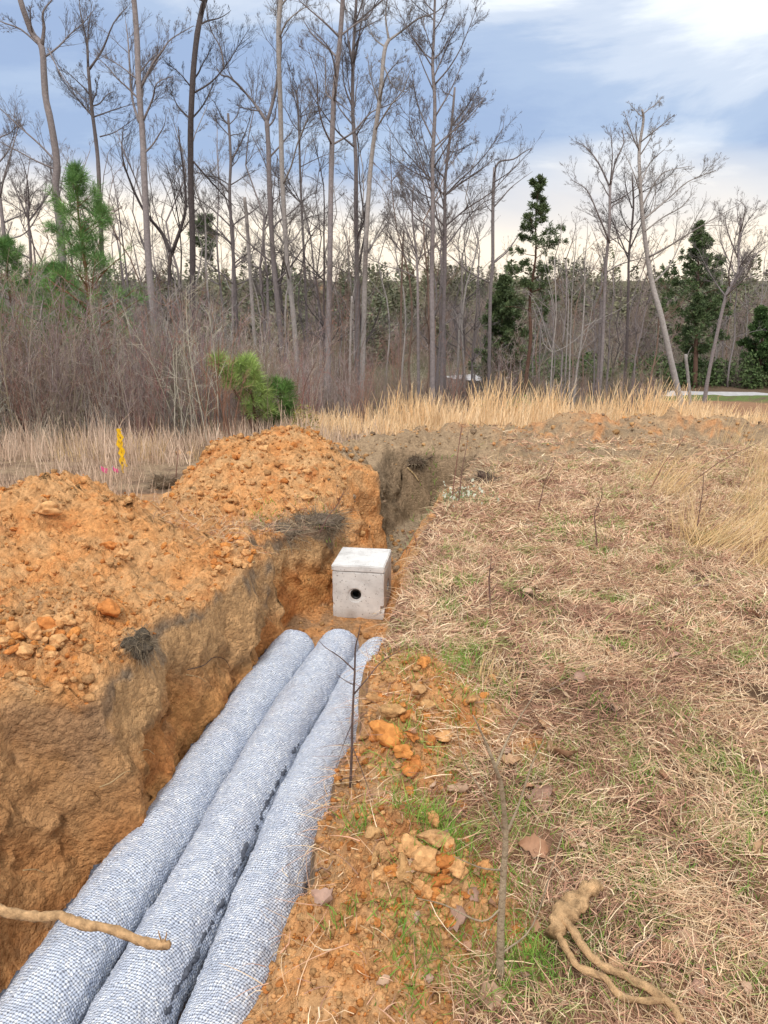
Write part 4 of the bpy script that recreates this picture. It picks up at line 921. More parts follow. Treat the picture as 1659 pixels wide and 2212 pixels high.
def tall_grass():
    r = np.random.default_rng(53); parts = []
    def tuft(x, y_, n, H, lean=(0, 0), sp=.09, wd=.006, c0=(.74, .48, .25), c1=(.92, .70, .45)):
        P = np.stack([x + r.normal(size=n) * sp, y_ + r.normal(size=n) * sp, np.zeros(n)], -1); P[:, 2] = height(P[:, 0], P[:, 1]) - .02
        js = .13 + .22 * min(1, abs(lean[0])); D = np.stack([r.normal(size=n) * js + lean[0], r.normal(size=n) * js + lean[1], np.ones(n)], -1); D /= np.linalg.norm(D, axis=1)[:, None]
        T = lerp(np.array(c0), np.array(c1), r.uniform(size=(n, 1))) * r.uniform(.7, 1.12, (n, 1))
        parts.append(ribbons(P, D, H * r.uniform(.45, 1.1, n), np.full(n, wd) * r.uniform(.6, 1.3, n), T, r, 4, .18, .07))
    for k in range(430):                              # golden band beyond the berm
        y_ = r.uniform(12, 18.5); u = r.uniform(-.12, .56); h = np.interp(u, [-.12, 0, .1, .3, .45, .56], [.35, .55, .62, .62, .42, .32])
        gap = fbm(np.array([[u * 14, y_ * .35, 0]]), 1, 2)[0]
        if gap < -.12: h *= .45
        tuft(u * y_, y_, 26, h * r.uniform(.5, 1.25), (r.uniform(-.1, .3), 0), .12, .015)
    for px, n, h in ((1090, 70, 1.05), (1060, 80, 1.0), (1030, 60, .85), (1190, 110, .95), (1165, 80, .8), (880, 60, .9), (850, 50, .7), (920, 60, .75), (1400, 80, .95), (1380, 60, .8), (1460, 60, .9), (1340, 70, .95), (1250, 60, .7), (1300, 60, .85), (1430, 60, .8), (1500, 50, .6), (1550, 40, .45), (1610, 40, .4)):
        y_ = r.uniform(15, 16.5); q = at(px, 900, y_); tuft(q[0], y_, n, h, (.08, 0), .15, .018, (.84, .54, .27), (.95, .72, .44))
    for k in range(520):                              # pale weeds in front of the thicket
        y_ = r.uniform(8.3, 13); u = r.uniform(-.56, -.02)
        if y_ < 9.6 and u > -.28: continue
        gq = fbm(np.array([[u * 12, y_ * .8, 0]]), 1, 3, .6)[0]
        if gq < .0: continue
        tuft(u * y_, y_, 20, r.uniform(.10, .34) + .45 * max(0, gq), (0, 0), .16, .011, (.48, .34, .25), (.76, .58, .44))
    for k in range(110):
        y_ = r.uniform(5.6, 8.6); x = r.uniform(-.58, -.33) * y_; tuft(x, y_, 22, r.uniform(.08, .28), (0, 0), .12, .008, (.46, .32, .23), (.74, .56, .42))
    for px, py, h in ((320, 945, .55), (275, 1010, .35), (170, 1000, .45), (210, 985, .4), (345, 960, .45), (420, 945, .3), (130, 1010, .4), (690, 930, .5), (720, 945, .4), (305, 990, .4)):
        q = at(px, py, 9.2); tuft(q[0], 9.2, 26, h, (.05, 0), .05, .007, (.62, .42, .2), (.7, .52, .3))
    # leaning golden clumps on the right of the field
    for px, py, n, h, lx in ((1430, 1075, 110, .62, .75), (1400, 1040, 60, .55, .6), (1500, 1180, 110, .30, -.3), (1520, 1190, 120, .55, 1.0), (1640, 1150, 150, .62, .6), (1655, 1050, 120, .6, .3), (1600, 1100, 90, .45, .5), (1655, 1230, 130, .5, .6),
                             (1560, 1190, 70, .45, 1.1), (1490, 1150, 24, .42, .1), (1510, 1160, 16, .42, .25), (1090, 1050, 14, .4, .1), (1620, 1010, 60, .5, .3), (1570, 960, 40, .5, .3), (1060, 1480, 60, .16, .1), (1150, 1340, 60, .09, .1), (1225, 1310, 60, .07, 0)):
        c = hit(px, py); tuft(c[0], c[1], n, h, (lx, .1), .09 if h > .2 else .05, .0045 if c[1] > 4 else .003, (.64, .42, .19), (.74, .54, .30))
    for k in range(170):
        y_ = r.uniform(5.5, 10); u = r.uniform(.3, .58) if k % 3 else r.uniform(.05, .58); tuft(u * y_, y_, 14, r.uniform(.08, .3) * (1 if u > .3 else .5), (r.uniform(-.3, .8), 0), .1, .004, (.50, .35, .2), (.66, .50, .32))
    tag(obj('golden_grass', mesh('golden_grass', *join(parts)), M_BLADE), 'tall golden broom grass standing in front of the woods and on the right', 'grass', kind='stuff')
tall_grass()

# ------------------------------------------------------------------ pipes, box
def bundle_mat():
    m, nt, b = newmat('netted_foam'); uv = nt.nodes.new('ShaderNodeUVMap').outputs[0]
    sp_ = nt.nodes.new('ShaderNodeSeparateXYZ'); nt.links.new(uv, sp_.inputs[0])
    tc = nt.nodes.new('ShaderNodeTexCoord').outputs['Object']
    nz = noise(nt, tc, 14, 4, .6)
    u = mth(nt, 'ADD', mth(nt, 'MULTIPLY', sp_.outputs[0], 96.), mth(nt, 'MULTIPLY', nz, 3.0)); v = mth(nt, 'ADD', mth(nt, 'MULTIPLY', sp_.outputs[1], 96.), mth(nt, 'MULTIPLY', nz, 3.0))
    a = mth(nt, 'ABSOLUTE', mth(nt, 'SUBTRACT', mth(nt, 'FRACT', mth(nt, 'ADD', u, mth(nt, 'MULTIPLY', v, .35))), .5)); c = mth(nt, 'ABSOLUTE', mth(nt, 'SUBTRACT', mth(nt, 'FRACT', mth(nt, 'SUBTRACT', v, mth(nt, 'MULTIPLY', u, .12))), .5))
    la = mth(nt, 'GREATER_THAN', a, .385); lc = mth(nt, 'GREATER_THAN', c, .36); net = mth(nt, 'MAXIMUM', la, lc); knot = mth(nt, 'MULTIPLY', mth(nt, 'GREATER_THAN', a, .27), mth(nt, 'GREATER_THAN', c, .27))
    vo = nt.nodes.new('ShaderNodeTexVoronoi'); vo.inputs['Scale'].default_value = 125; nt.links.new(tc, vo.inputs['Vector'])
    sc_ = nt.nodes.new('ShaderNodeSeparateColor'); nt.links.new(vo.outputs['Color'], sc_.inputs[0])
    foam = ramp(nt, sc_.outputs[0], [(0, (.52, .58, .70)), (.4, (.66, .72, .84)), (.75, (.76, .81, .92)), (.90, (.88, .91, .96)), (1, (.94, .95, .97))])
    foam = mixc(nt, 1.0, foam, ramp(nt, noise(nt, tc, 12, 4, .6), [(.3, (.78, .80, .85)), (.7, (1, 1, 1))]), 'MULTIPLY')
    dirty = mth(nt, 'MULTIPLY', mth(nt, 'SUBTRACT', noise(nt, tc, 2.6, 5, .7), .55), 4, clamp=True)
    foam = mixc(nt, mth(nt, 'MULTIPLY', dirty, .35), foam, (.45, .33, .27))
    col = mixc(nt, mth(nt, 'MULTIPLY', net, .56), foam, (.12, .14, .20)); col = mixc(nt, mth(nt, 'MULTIPLY', knot, .60), col, (.03, .03, .045))
    nt.links.new(col, b.inputs['Base Color']); b.inputs['Roughness'].default_value = .6; b.inputs['Specular IOR Level'].default_value = .3
    h = mth(nt, 'ADD', mth(nt, 'MULTIPLY', vo.outputs['Distance'], -1.), mth(nt, 'MULTIPLY', net, -.5))
    bn = nt.nodes.new('ShaderNodeBump'); bn.inputs['Strength'].default_value = .6; bn.inputs['Distance'].default_value = .004
    nt.links.new(h, bn.inputs['Height']); nt.links.new(bn.outputs[0], b.inputs['Normal']); return m
M_BUN = bundle_mat()
M_SEAM = tinted('bunched_net', rough=.6, nscale=90, namp=.9, bump=.8, bdist=.01, bscale=110)
RT = .131
def bundle(dx, name_label, seed, yend, seam):
    YC = np.array([-1.0, 0, 1.0, 1.84, 2.7, 3.3, 3.93, 4.25, 4.6]); XC = np.array([-1.17, -1.02, -.92, -.81, -.675, -.545, -.40, -.32, -.24])
    r = np.random.default_rng(seed); ny, na = 620, 120; yy = np.linspace(-.6, yend, ny)
    xc = np.interp(yy, YC, XC); xc = np.convolve(np.pad(xc, 20, 'reflect', reflect_type='odd'), np.ones(41) / 41, 'valid') + dx * np.interp(yy, [1.8, 4.2], [1, .95])
    xc = xc + .012 * np.sin(yy * 2.3 + seed)
    zc = -.77 + RT - .004 + .010 * np.sin(yy * 3.1 + seed * 2)
    root = empty('drain_bundle', (float(xc[0]), float(yy[0]), -.77)); o = np.array([float(xc[0]), float(yy[0]), -.77])
    Cn = np.stack([xc, yy, zc], -1); d = np.gradient(Cn, axis=0); arc = np.concatenate([[0], np.cumsum(np.linalg.norm(np.diff(Cn, axis=0), axis=1))]); d /= np.linalg.norm(d, axis=1)[:, None]
    a = np.cross(d, [0, 0, 1.]); a /= np.linalg.norm(a, axis=1)[:, None]; b = np.cross(a, d)
    th = np.linspace(0, 2 * np.pi, na + 1) - np.pi / 2
    e = np.clip((arc[-1] - arc) / (RT * .8), 0, 1); cap = np.sqrt(np.clip(1 - (1 - e) ** 2, 0, 1)); 
    off = a[:, None] * np.cos(th)[None, :, None] + b[:, None] * np.sin(th)[None, :, None]
    S = (Cn[:, None] + off * RT).reshape(-1, 3)
    nz = .005 * fbm(S, 13, 3, .6, seed) + .006 * np.abs(fbm(S, 48, 2, .6, seed)) + .008 * fbm(S, 4, 2, .5, seed)
    rr = (RT * cap[:, None] + nz.reshape(ny, na + 1) * cap[:, None]); rr[:, -1] = rr[:, 0]
    V_ = (Cn[:, None] + off * rr[..., None]).reshape(-1, 3) - o
    base = np.arange(ny - 1)[:, None] * (na + 1); k = np.arange(na)
    F_ = np.stack([base + k, base + k + 1, base + k + na + 2, base + k + na + 1], -1).reshape(-1, 4)
    me = mesh('netted_foam_sleeve', V_, F_, None, True)
    uvl = me.uv_layers.new(name='UVMap'); U = np.stack([np.tile(th * RT, ny), np.repeat(arc, na + 1)], -1)
    uvl.data.foreach_set('uv', U[F_.ravel()].astype(np.float32).ravel())
    obj('netted_foam_sleeve', me, M_BUN, root)
    if seam:
        ang = R(seam[0]); s0, s1 = seam[1:]; n = 300; tt = np.linspace(s0, s1, n); idx = np.interp(tt, yy, range(ny)); ii_ = idx.astype(int)
        Pp = Cn[ii_] + (a[ii_] * math.cos(ang) + b[ii_] * math.sin(ang)) * (RT - .004)
        Pp = Pp + np.stack([fbm(np.stack([tt * 0 + j, tt, tt * 0], -1), 9, 2) * .012 for j in (1., 5., 9.)], -1)
        v, f, t, _, _ = tube(Pp - o, .009 + .005 * np.sin(tt * 60) * np.sin(tt * 23), np.array([.10, .11, .14]), 14, 3, .8, seed)
        obj('bunched_net_seam', mesh('bunched_net_seam', v, f, t, True), M_SEAM, root)
    tag(root, name_label, 'drain pipe', 'netted foam drain bundles'); return root
bundle(-.27, 'blue-grey netted drain bundle against the left trench wall', 1, 4.46, (150, -.3, 4.2))
bundle(.010, 'middle netted drain bundle, with a dark bunched seam down its right side', 2, 4.50, (24, -.3, 3.3))
bundle(.298, 'netted drain bundle against the right trench edge, its far end half hidden by the bank', 3, 4.36, (14, -.3, 3.6))

def concrete():
    m, nt, b = newmat('cast_concrete'); tc = nt.nodes.new('ShaderNodeTexCoord').outputs['Object']
    c = ramp(nt, noise(nt, tc, 6, 8, .65), [(.3, (.40, .385, .375)), (.47, (.58, .57, .565)), (.7, (.72, .71, .70))])
    pores = ramp(nt, noise(nt, tc, 70, 3, .6), [(.31, (.35, .33, .32)), (.37, (1, 1, 1))])
    c = mixc(nt, 1.0, c, pores, 'MULTIPLY')
    sp_ = nt.nodes.new('ShaderNodeSeparateXYZ'); nt.links.new(tc, sp_.inputs[0])
    low_ = mth(nt, 'MULTIPLY_ADD', mth(nt, 'ADD', sp_.outputs[2], mth(nt, 'MULTIPLY', noise(nt, tc, 9, 4, .6), .12)), -9, 1.25, clamp=True)
    c = mixc(nt, mth(nt, 'MULTIPLY', low_, .7), c, (.34, .27, .23))      # mud splashed on the foot
    nt.links.new(c, b.inputs['Base Color']); b.inputs['Roughness'].default_value = .88; b.inputs['Specular IOR Level'].default_value = .2
    bn = nt.nodes.new('ShaderNodeBump'); bn.inputs['Strength'].default_value = .35; bn.inputs['Distance'].default_value = .004
    nt.links.new(noise(nt, tc, 60, 6, .7), bn.inputs['Height']); nt.links.new(bn.outputs[0], b.inputs['Normal']); return m
M_CON = concrete()
def plain(name, c, rough=.6, spec=.3):
    m, nt, b = newmat(name); tc = nt.nodes.new('ShaderNodeTexCoord').outputs['Object']
    nt.links.new(ramp(nt, noise(nt, tc, 25, 4, .6), [(.3, tuple(v * .75 for v in c)), (.7, tuple(min(1, v * 1.15) for v in c))]), b.inputs['Base Color'])
    b.inputs['Roughness'].default_value = rough; b.inputs['Specular IOR Level'].default_value = spec; return m
def box_mesh(name, sx, sy, z0, z1, bev, wob=0, taper=0, seg=2, cuts=0):
    bm = bmesh.new(); bmesh.ops.create_cube(bm, size=1)
    for v in bm.verts: 
        v.co = Vector((v.co.x * sx, v.co.y * sy, lerp(z0, z1, v.co.z + .5)))
        if taper and v.co.z > (z0 + z1) / 2: v.co.x *= 1 - taper; v.co.y *= 1 - taper
    if cuts: bmesh.ops.subdivide_edges(bm, edges=bm.edges[:], cuts=cuts, use_grid_fill=True)
    if bev:
        bmesh.ops.bevel(bm, geom=[e for e in bm.edges if e.calc_face_angle(0) > .5], offset=bev, segments=seg, affect='EDGES')
    if wob:
        for v in bm.verts:
            n = fbm(np.array([list(v.co)]), 14, 3, .6, 3.)[0] * wob; v.co += Vector((n, fbm(np.array([list(v.co)]), 14, 3, .6, 7.)[0] * wob, n * .5))
    me = bpy.data.meshes.new(name); bm.to_mesh(me); bm.free(); return me
def cyl_mesh(r, h, axis, loc, r2=None, n=40):
    bm = bmesh.new(); bmesh.ops.create_cone(bm, cap_ends=True, segments=n, radius1=r, radius2=r2 if r2 is not None else r, depth=h)
    from mathutils import Matrix
    rot = Matrix.Rotation(R(90), 4, 'X') if axis == 'y' else Matrix.Rotation(R(90), 4, 'Y')
    bmesh.ops.transform(bm, matrix=Matrix.Translation(loc) @ rot, verts=bm.verts)
    me = bpy.data.meshes.new('cut'); bm.to_mesh(me); bm.free(); return me
def boolean(me, cutters):
    o = bpy.data.objects.new('tmp', me); COL.objects.link(o); tmp = []
    for c in cutters:
        k = bpy.data.objects.new('tmpc', c); COL.objects.link(k); tmp.append(k)
        md = o.modifiers.new('b', 'BOOLEAN'); md.operation = 'DIFFERENCE'; md.object = k; md.solver = 'EXACT'
    dg = bpy.context.evaluated_depsgraph_get(); res = bpy.data.meshes.new_from_object(o.evaluated_get(dg))
    for k in tmp + [o]: bpy.data.objects.remove(k, do_unlink=True)
    return res
BX, BY, BYAW = -.158, 5.30, R(-8.5)
bh = .362; W_ = .374; Dp = .385
root = empty('distribution_box', (BX, BY, -.775), BYAW)
body = boolean(box_mesh('box_body', W_, Dp, 0, bh, .006, .003, -.0, 2, 5),
               [box_mesh('c', W_ - .09, Dp - .09, .05, bh + .1, 0), cyl_mesh(.040, .3, 'y', (-.018, -Dp / 2, .19)), cyl_mesh(.055, .014, 'y', (-.022, -Dp / 2, .184)),
                cyl_mesh(.045, .12, 'x', (W_ / 2, .02, .20)), cyl_mesh(.030, .05, 'x', (W_ / 2, -Dp / 2 + .01, .085), n=24), cyl_mesh(.018, .03, 'x', (-W_ / 2, -Dp / 2 + .005, .10), n=20)])
obj('box_body', body, M_CON, root)
lid = box_mesh('lid', W_ + .006, Dp + .006, bh + .002, bh + .050, .007, .0035, 0, 2, 6); obj('lid', lid, M_CON, root)
M_BLK = plain('black_rubber', (.012, .012, .012), .45, .5)
def ring(name, r0, r1, h, axis, loc, n=32, parent=None, mat=None):
    th = np.arange(n) * 2 * np.pi / n; V_ = []
    for rr, hh in ((r1, -h / 2), (r1, h / 2), (r0, h / 2), (r0, -h / 2)):
        c = np.stack([np.cos(th) * rr, np.full(n, hh), np.sin(th) * rr], -1) if axis == 'y' else np.stack([np.full(n, hh), np.cos(th) * rr, np.sin(th) * rr], -1)
        V_.append(c + np.array(loc))
    V_ = np.concatenate(V_); F_ = []
    for a_ in range(4):
        b_ = (a_ + 1) % 4
        for k in range(n): F_.append((a_ * n + k, a_ * n + (k + 1) % n, b_ * n + (k + 1) % n, b_ * n + k))
    return obj(name, mesh(name, V_, F_, None, True), mat, parent)
sl_ = ring('rubber_seal', .027, .0395, .03, 'y', (-.018, -Dp / 2 + .025, .19), parent=root, mat=M_BLK)
ring('rubber_seal', .02, .0445, .02, 'x', (W_ / 2 - .035, .02, .20), parent=root, mat=M_BLK)
tag(root, 'square grey concrete distribution box with a lid and a round hole, standing in the trench', 'box')

# ------------------------------------------------------------------ clods
def ico(sub):
    bm = bmesh.new(); bmesh.ops.create_icosphere(bm, subdivisions=sub, radius=1); V_ = np.array([v.co[:] for v in bm.verts]); F_ = np.array([[v.index for v in f.verts] for f in bm.faces]); bm.free(); return V_, F_
IV1, IF1 = ico(1); IV3, IF3 = ico(3); IV2, IF2 = ico(2)
def clod_shape(V_, seed, rough=.35):
    r = np.random.default_rng(seed); s = r.uniform(.65, 1.2, 3); s[2] *= .8
    n = fbm(V_, 1.0, 3, .55, seed * 3.7) * rough * 1.7
    W2 = V_ * (1 + n)[:, None]
    for k in range(5):                                # a few broken flat faces
        d = rand_dirs(1, r)[0]; h = r.uniform(.6, .9); q = W2 @ d; W2 = W2 - np.clip(q - h, 0, 9)[:, None] * d * .85
    return W2 * s
def clod_tint(kind, r):
    base = {'orange': ((.60, .31, .13), (.57, .28, .11), (.60, .33, .145)), 'tan': ((.48, .27, .125), (.44, .24, .105), (.50, .29, .13)), 'red': ((.52, .20, .06), (.58, .24, .07)), 'dark': ((.24, .17, .11), (.30, .21, .14))}[kind]
    return np.array(base[r.integers(len(base))])
def crumbs():
    r = np.random.default_rng(61); parts = []
    SH = [clod_shape(IV1, 300 + i) for i in range(10)]
    def add(x, y_, s, kind_fn):
        z_ = height(x, y_)
        for i in range(len(x)):
            a = r.uniform(0, 6.28); c, s_ = math.cos(a), math.sin(a); v = SH[r.integers(10)]; v = np.stack([v[:, 0] * c - v[:, 1] * s_, v[:, 0] * s_ + v[:, 1] * c, v[:, 2]], -1) * s[i]
            parts.append((v + [x[i], y_[i], z_[i] + s[i] * .25], IF1, np.tile(clod_tint(kind_fn(x[i], y_[i]), r) * r.uniform(.8, 1.15), (len(v), 1))))
    def size(n, lo, hi): return lo * (hi / lo) ** (r.uniform(size=n) ** 5)
    # heaps
    n = 13000; x = r.uniform(-3.4, 0, n); y_ = r.uniform(2.3, 8.2, n)
    m = (np.maximum(heap_a(x, y_), heap_b(x, y_)) > .0) & (x > -.56 * y_ - .1) & (x < xl(y_) - .01); x, y_ = x[m], y_[m]
    add(x, y_, size(len(x), .0045, .026) * (y_ / 4), lambda a, b: r.choice(['orange', 'orange', 'tan', 'red']) if not (a > -.5 and b > 6) else r.choice(['orange', 'tan', 'dark']))
    # right bank dirt
    n = 26000; x = r.uniform(-.35, .9, n); y_ = r.uniform(1.1, 3.3, n); dk = dirtness(x, y_); m = (r.uniform(size=n) < dk ** 1.5 * .85) & (x > xr(y_) + .0); x, y_ = x[m], y_[m]
    add(x, y_, size(len(x), .0035, .017), lambda a, b: r.choice(['orange', 'orange', 'red', 'tan', 'orange']))
    # left near bank and floor beyond the box
    n = 1500; x = r.uniform(-1.9, -1.05, n); y_ = r.uniform(2.2, 3.4, n); m = x < xl(y_) - .02; x, y_ = x[m], y_[m]; add(x, y_, size(len(x), .005, .03), lambda a, b: r.choice(['orange', 'tan', 'red']))
    n = 900; x = r.uniform(-.6, .6, n); y_ = r.uniform(4.4, 8.5, n); m = (x > xl(y_) + .05) & (x < xr(y_)); x, y_ = x[m], y_[m]; add(x, y_, size(len(x), .01, .05), lambda a, b: r.choice(['orange', 'tan']) if b < 6 else r.choice(['tan', 'dark', 'dark']))
    # berm lumps
    n = 1300; x = r.uniform(-.5, 6.8, n); y_ = r.uniform(9.2, 11.6, n); m = berm(x, y_) > .08; x, y_ = x[m], y_[m]; add(x, y_, size(len(x), .012, .06), lambda a, b: r.choice(['tan', 'dark', 'dark', 'tan', 'tan', 'orange']))
    tag(obj('dirt_crumbs', mesh('dirt_crumbs', *join(parts)), M_CLOD), 'loose crumbs of clay scattered over the heaps and the bank', 'soil', kind='stuff')
crumbs()
CL = {}
def clod(px, py, s, kind, label, group, seed, name='dirt_clod', sink=.35):
    c = hit(px, py); key = (kind, seed % 6)
    if key not in CL:
        r_ = np.random.default_rng(seed); v = clod_shape(IV3, 400 + seed % 6 + 17 * len(kind), .42); me = mesh('dirt_clod', v, IF3, np.tile(clod_tint(kind, r_), (len(v), 1)), True); me.materials.append(M_LUMP); CL[key] = me
    o = obj(name, CL[key], None); k = s * c[1] * .98 / FPX / .5
    k = s * math.hypot(c[1], CAMH - c[2]) / FPX
    o.location = (c[0], c[1], c[2] + k * sink); o.scale = (k, k, k * .9); o.rotation_euler = (rc.uniform(-.5, .5), rc.uniform(-.5, .5), rc.uniform(0, 6.28))
    tag(o, label, 'clod', group); return o
rc = np.random.default_rng(63)
BIG = [(840, 1608, 40, 'red', 'largest bright orange clay lump on the right bank beside the tubes'), (868, 1650, 26, 'red', 'cracked orange clay lump touching the near side of the largest bright one'),
       (890, 1668, 24, 'red', 'egg-shaped orange clay lump right of the cracked one'), (935, 1830, 34, 'tan', 'tall tan clay lump standing at the top of the near orange patch'), (872, 1935, 26, 'tan', 'upright brown clay stone in the near orange patch'),
       (915, 1880, 34, 'orange', 'broad orange clay lump under the tall tan one'), (1040, 1890, 24, 'orange', 'flat orange clay lump at the right end of the near orange patch'), (805, 1815, 24, 'tan', 'rounded tan lump left of the green grass tuft'),
       (1015, 1525, 17, 'tan', 'square tan stone at the grass edge above the bank dirt'), (905, 1500, 22, 'tan', 'tan lump in the middle of the upper bank dirt'), (930, 1535, 20, 'tan', 'flat tan lump among the upper bank dirt'), (850, 1545, 22, 'tan', 'dusty wide lump at the left of the upper bank dirt'),
       (915, 1465, 16, 'red', 'small red clay chunk at the top of the upper bank dirt'), (960, 1600, 20, 'orange', 'orange lump beside the dead weed on the bank'), (58, 1430, 24, 'orange', 'pale orange rock at the left edge, alone on the near heap'),
       (100, 1355, 22, 'red', 'round brick-red lump at the top of the left pile of clods'), (75, 1385, 24, 'orange', 'orange lump in the middle of the left pile of clods'), (125, 1395, 22, 'orange', 'orange lump on the right of the left pile of clods'), (30, 1375, 20, 'orange', 'lump at the left side of the left pile of clods'),
       (105, 1120, 26, 'orange', 'flat orange slab high on the near heap'), (240, 1330, 30, 'red', 'wide reddish lump low on the near heap'), (240, 1185, 22, 'red', 'dark red hollowed lump in the middle of the near heap'), (1045, 1885, 18, 'orange', 'second flat orange lump at the right end of the near orange patch'),
       (650, 1015, 9, 'orange', 'pale round clod at the right of the far heap'), (500, 1110, 20, 'orange', 'large smooth orange clod at the foot of the far heap'), (535, 1010, 12, 'tan', 'clod near the middle of the far heap'), (810, 1520, 16, 'tan', 'small dusty lump at the trench lip'),
       (265, 1210, 14, 'orange', 'orange clod just right of the hollowed red lump'), (50, 2195, 18, 'tan', 'brown lump at the foot of the near trench wall')]
for k, (px, py, s, kd, lb) in enumerate(BIG[:-1]): clod(px, py, s, kd, lb, None, 500 + k)
for k in range(70):                                   # smaller clods, all over the near heap
    px = rc.uniform(5, 540); py = rc.uniform(max(1060, 1040 + px * .25), min(1470, 1520 - px * .45))
    clod(px, py, rc.uniform(4, 10), rc.choice(['orange', 'orange', 'orange', 'red']), 'small rounded clay clod lying on the near orange heap', 'small clods on the near heap', 600 + k)
for k in range(34):
    px = rc.uniform(0, 190); py = rc.uniform(1320, 1430); clod(px, py, rc.uniform(9, 18), rc.choice(['orange', 'red', 'orange']), 'fist-sized clay clod in the pile at the left edge of the near heap', 'pile of clods at the left edge', 700 + k)
for k in range(60):
    px = rc.uniform(370, 760); py = rc.uniform(965, 1120); clod(px, py, rc.uniform(4, 10), rc.choice(['orange', 'orange', 'tan']), 'small clay clod lying on the far orange heap', 'small clods on the far heap', 800 + k)
for k in range(22):
    px = rc.uniform(470, 550); py = rc.uniform(1165, 1230); clod(px, py, rc.uniform(7, 12), rc.choice(['orange', 'red']), 'orange clod in the row along the toe of the near heap above the trench corner', 'clods along the toe of the near heap', 900 + k)
for k in range(46):
    px = rc.normal(925, 70); py = rc.normal(1930, 50)
    clod(px, py, rc.uniform(9, 22), rc.choice(['orange', 'red', 'orange', 'red']), 'broken orange clay clod in the bright patch left of the bare sapling', 'clods in the near orange patch', 1200 + k)
for k in range(16):
    px = rc.normal(880, 35); py = rc.normal(1625, 40)
    clod(px, py, rc.uniform(8, 18), rc.choice(['red', 'red', 'orange']), 'bright orange clod broken off the big lumps beside the tubes', 'clods beside the big orange lumps', 1300 + k)
for k in range(70):
    px = rc.uniform(700, 1080); py = rc.uniform(1830, 2120) if k % 2 else rc.uniform(1450, 1800)
    if px > 1060 - (py - 1900) * .1: continue
    clod(px, py, rc.uniform(5, 13), rc.choice(['orange', 'orange', 'red', 'tan']), 'small clay clod in the loose dirt on the right bank', 'small clods on the right bank', 1000 + k)

# ------------------------------------------------------------------ roots, saplings, stakes
def wood(name, pts, rads, label, cat, tint, parent=None, sides=12, wob=.25, seed=1, branches=(), group=None, mat=None, twigs=None, pname='twig'):
    pts = np.array(pts, float); root = empty(name, pts[0]); o = pts[0]
    v, f, t, Q, RR = tube(pts - o, rads, np.array(tint), sides, 5, wob, seed); obj('stem', mesh('stem', v, f, t, True), mat or M_ROOT, root)
    for bp, br in branches:
        v, f, t, _, _ = tube(np.array(bp, float) - o, br, np.array(tint) * .95, max(5, sides // 2), 4, wob * .6, seed + 1); obj(pname, mesh(pname, v, f, t, True), mat or M_ROOT, root)
    tag(root, label, cat, group); return root
pA = [at(-90, 1955, 1.62), at(0, 1966, 1.60), at(75, 1980, 1.59), at(130, 1978, 1.57), at(175, 1997, 1.56), at(240, 2007, 1.54), at(300, 2032, 1.53), at(352, 2042, 1.52), at(366, 2036, 1.52)]
pA = [np.array([-1.62, 1.70, pA[0][2] - .01])] + pA
wood('cut_root', pA, [.016, .014, .013, .0125, .0115, .0125, .0115, .0115, .0115, .008], 'thick tan root sticking out of the left bank over the tubes, torn at its end', 'root', (.50, .31, .16), wob=.4, seed=5,
     branches=[([pA[-2], at(358, 2026, 1.52), at(360, 2014, 1.52)], [.003, .002, .001]), ([pA[-2], at(345, 2022, 1.52), at(342, 2010, 1.52)], [.003, .002, .001])], pname='torn_fibre')
g = lambda px, py, dz=0.0: hit(px, py) + np.array([0, 0, dz + .034])
wood('forked_root', [g(1290, 1975, .05), g(1262, 2000, .06), g(1235, 2020, .05), g(1210, 2040, .04), g(1200, 2060, .03)], [.014, .018, .030, .028, .018], 'muddy root stump with two tan prongs lying in the grass at lower right', 'root', (.52, .33, .175), seed=6, wob=.9,
     branches=[([g(1210, 2050, .04), g(1235, 2075, .03), g(1262, 2105, .025), g(1300, 2130, .02), g(1345, 2150, .015), g(1430, 2205, .01), g(1470, 2240, .0)], [.011, .0115, .011, .0105, .010, .010, .009]),
               ([g(1200, 2060, .03), g(1215, 2100, .015), g(1245, 2140, .012), g(1300, 2165, .012), g(1345, 2195, .01), g(1440, 2212, .005)], [.009, .0095, .009, .009, .0085, .008])], pname='prong')
def up(px, py, Y, lean=0): return at(px, py, Y + lean)
b0 = hit(1080, 2120); Yb = b0[1]
wood('bare_sapling', [b0, up(1082, 2000, Yb), up(1088, 1880, Yb), up(1092, 1800, Yb), up(1083, 1700, Yb - .03), up(1070, 1660, Yb - .05), up(1052, 1610, Yb - .06), up(1022, 1545, Yb - .08)],
     [.0098, .0086, .0074, .006, .0048, .0038, .0028, .0012], 'bare grey sapling standing in the dry grass at lower right centre', 'sapling', (.36, .28, .19), seed=8, wob=.12, sides=8,
     branches=[([up(1092, 1805, Yb), up(1120, 1740, Yb + .03), up(1150, 1650, Yb + .05), up(1175, 1600, Yb + .06)], [.0035, .0028, .002, .001]),
               ([up(1070, 1660, Yb - .05), up(1100, 1590, Yb), up(1135, 1530, Yb), up(1170, 1480, Yb)], [.003, .0022, .0016, .0008]),
               ([up(1088, 1880, Yb), up(1040, 1875, Yb - .05), up(980, 1850, Yb - .1)], [.0025, .0018, .0008]),
               ([up(1085, 1960, Yb), up(1040, 1990, Yb - .03), up(960, 1955, Yb - .06), up(900, 1940, Yb - .1)], [.0028, .0022, .0016, .0008]),
               ([up(1092, 1810, Yb), up(1075, 1770, Yb), up(1035, 1700, Yb), up(1000, 1640, Yb), up(985, 1560, Yb)], [.0028, .0022, .0018, .0012, .0006]),
               ([up(1083, 2060, Yb), up(1150, 2000, Yb + .1), up(1200, 1850, Yb + .15), up(1235, 1740, Yb + .2)], [.0028, .002, .0015, .0008])], pname='branch', mat=M_BARK)
b1 = hit(757, 1712); Y1 = b1[1]
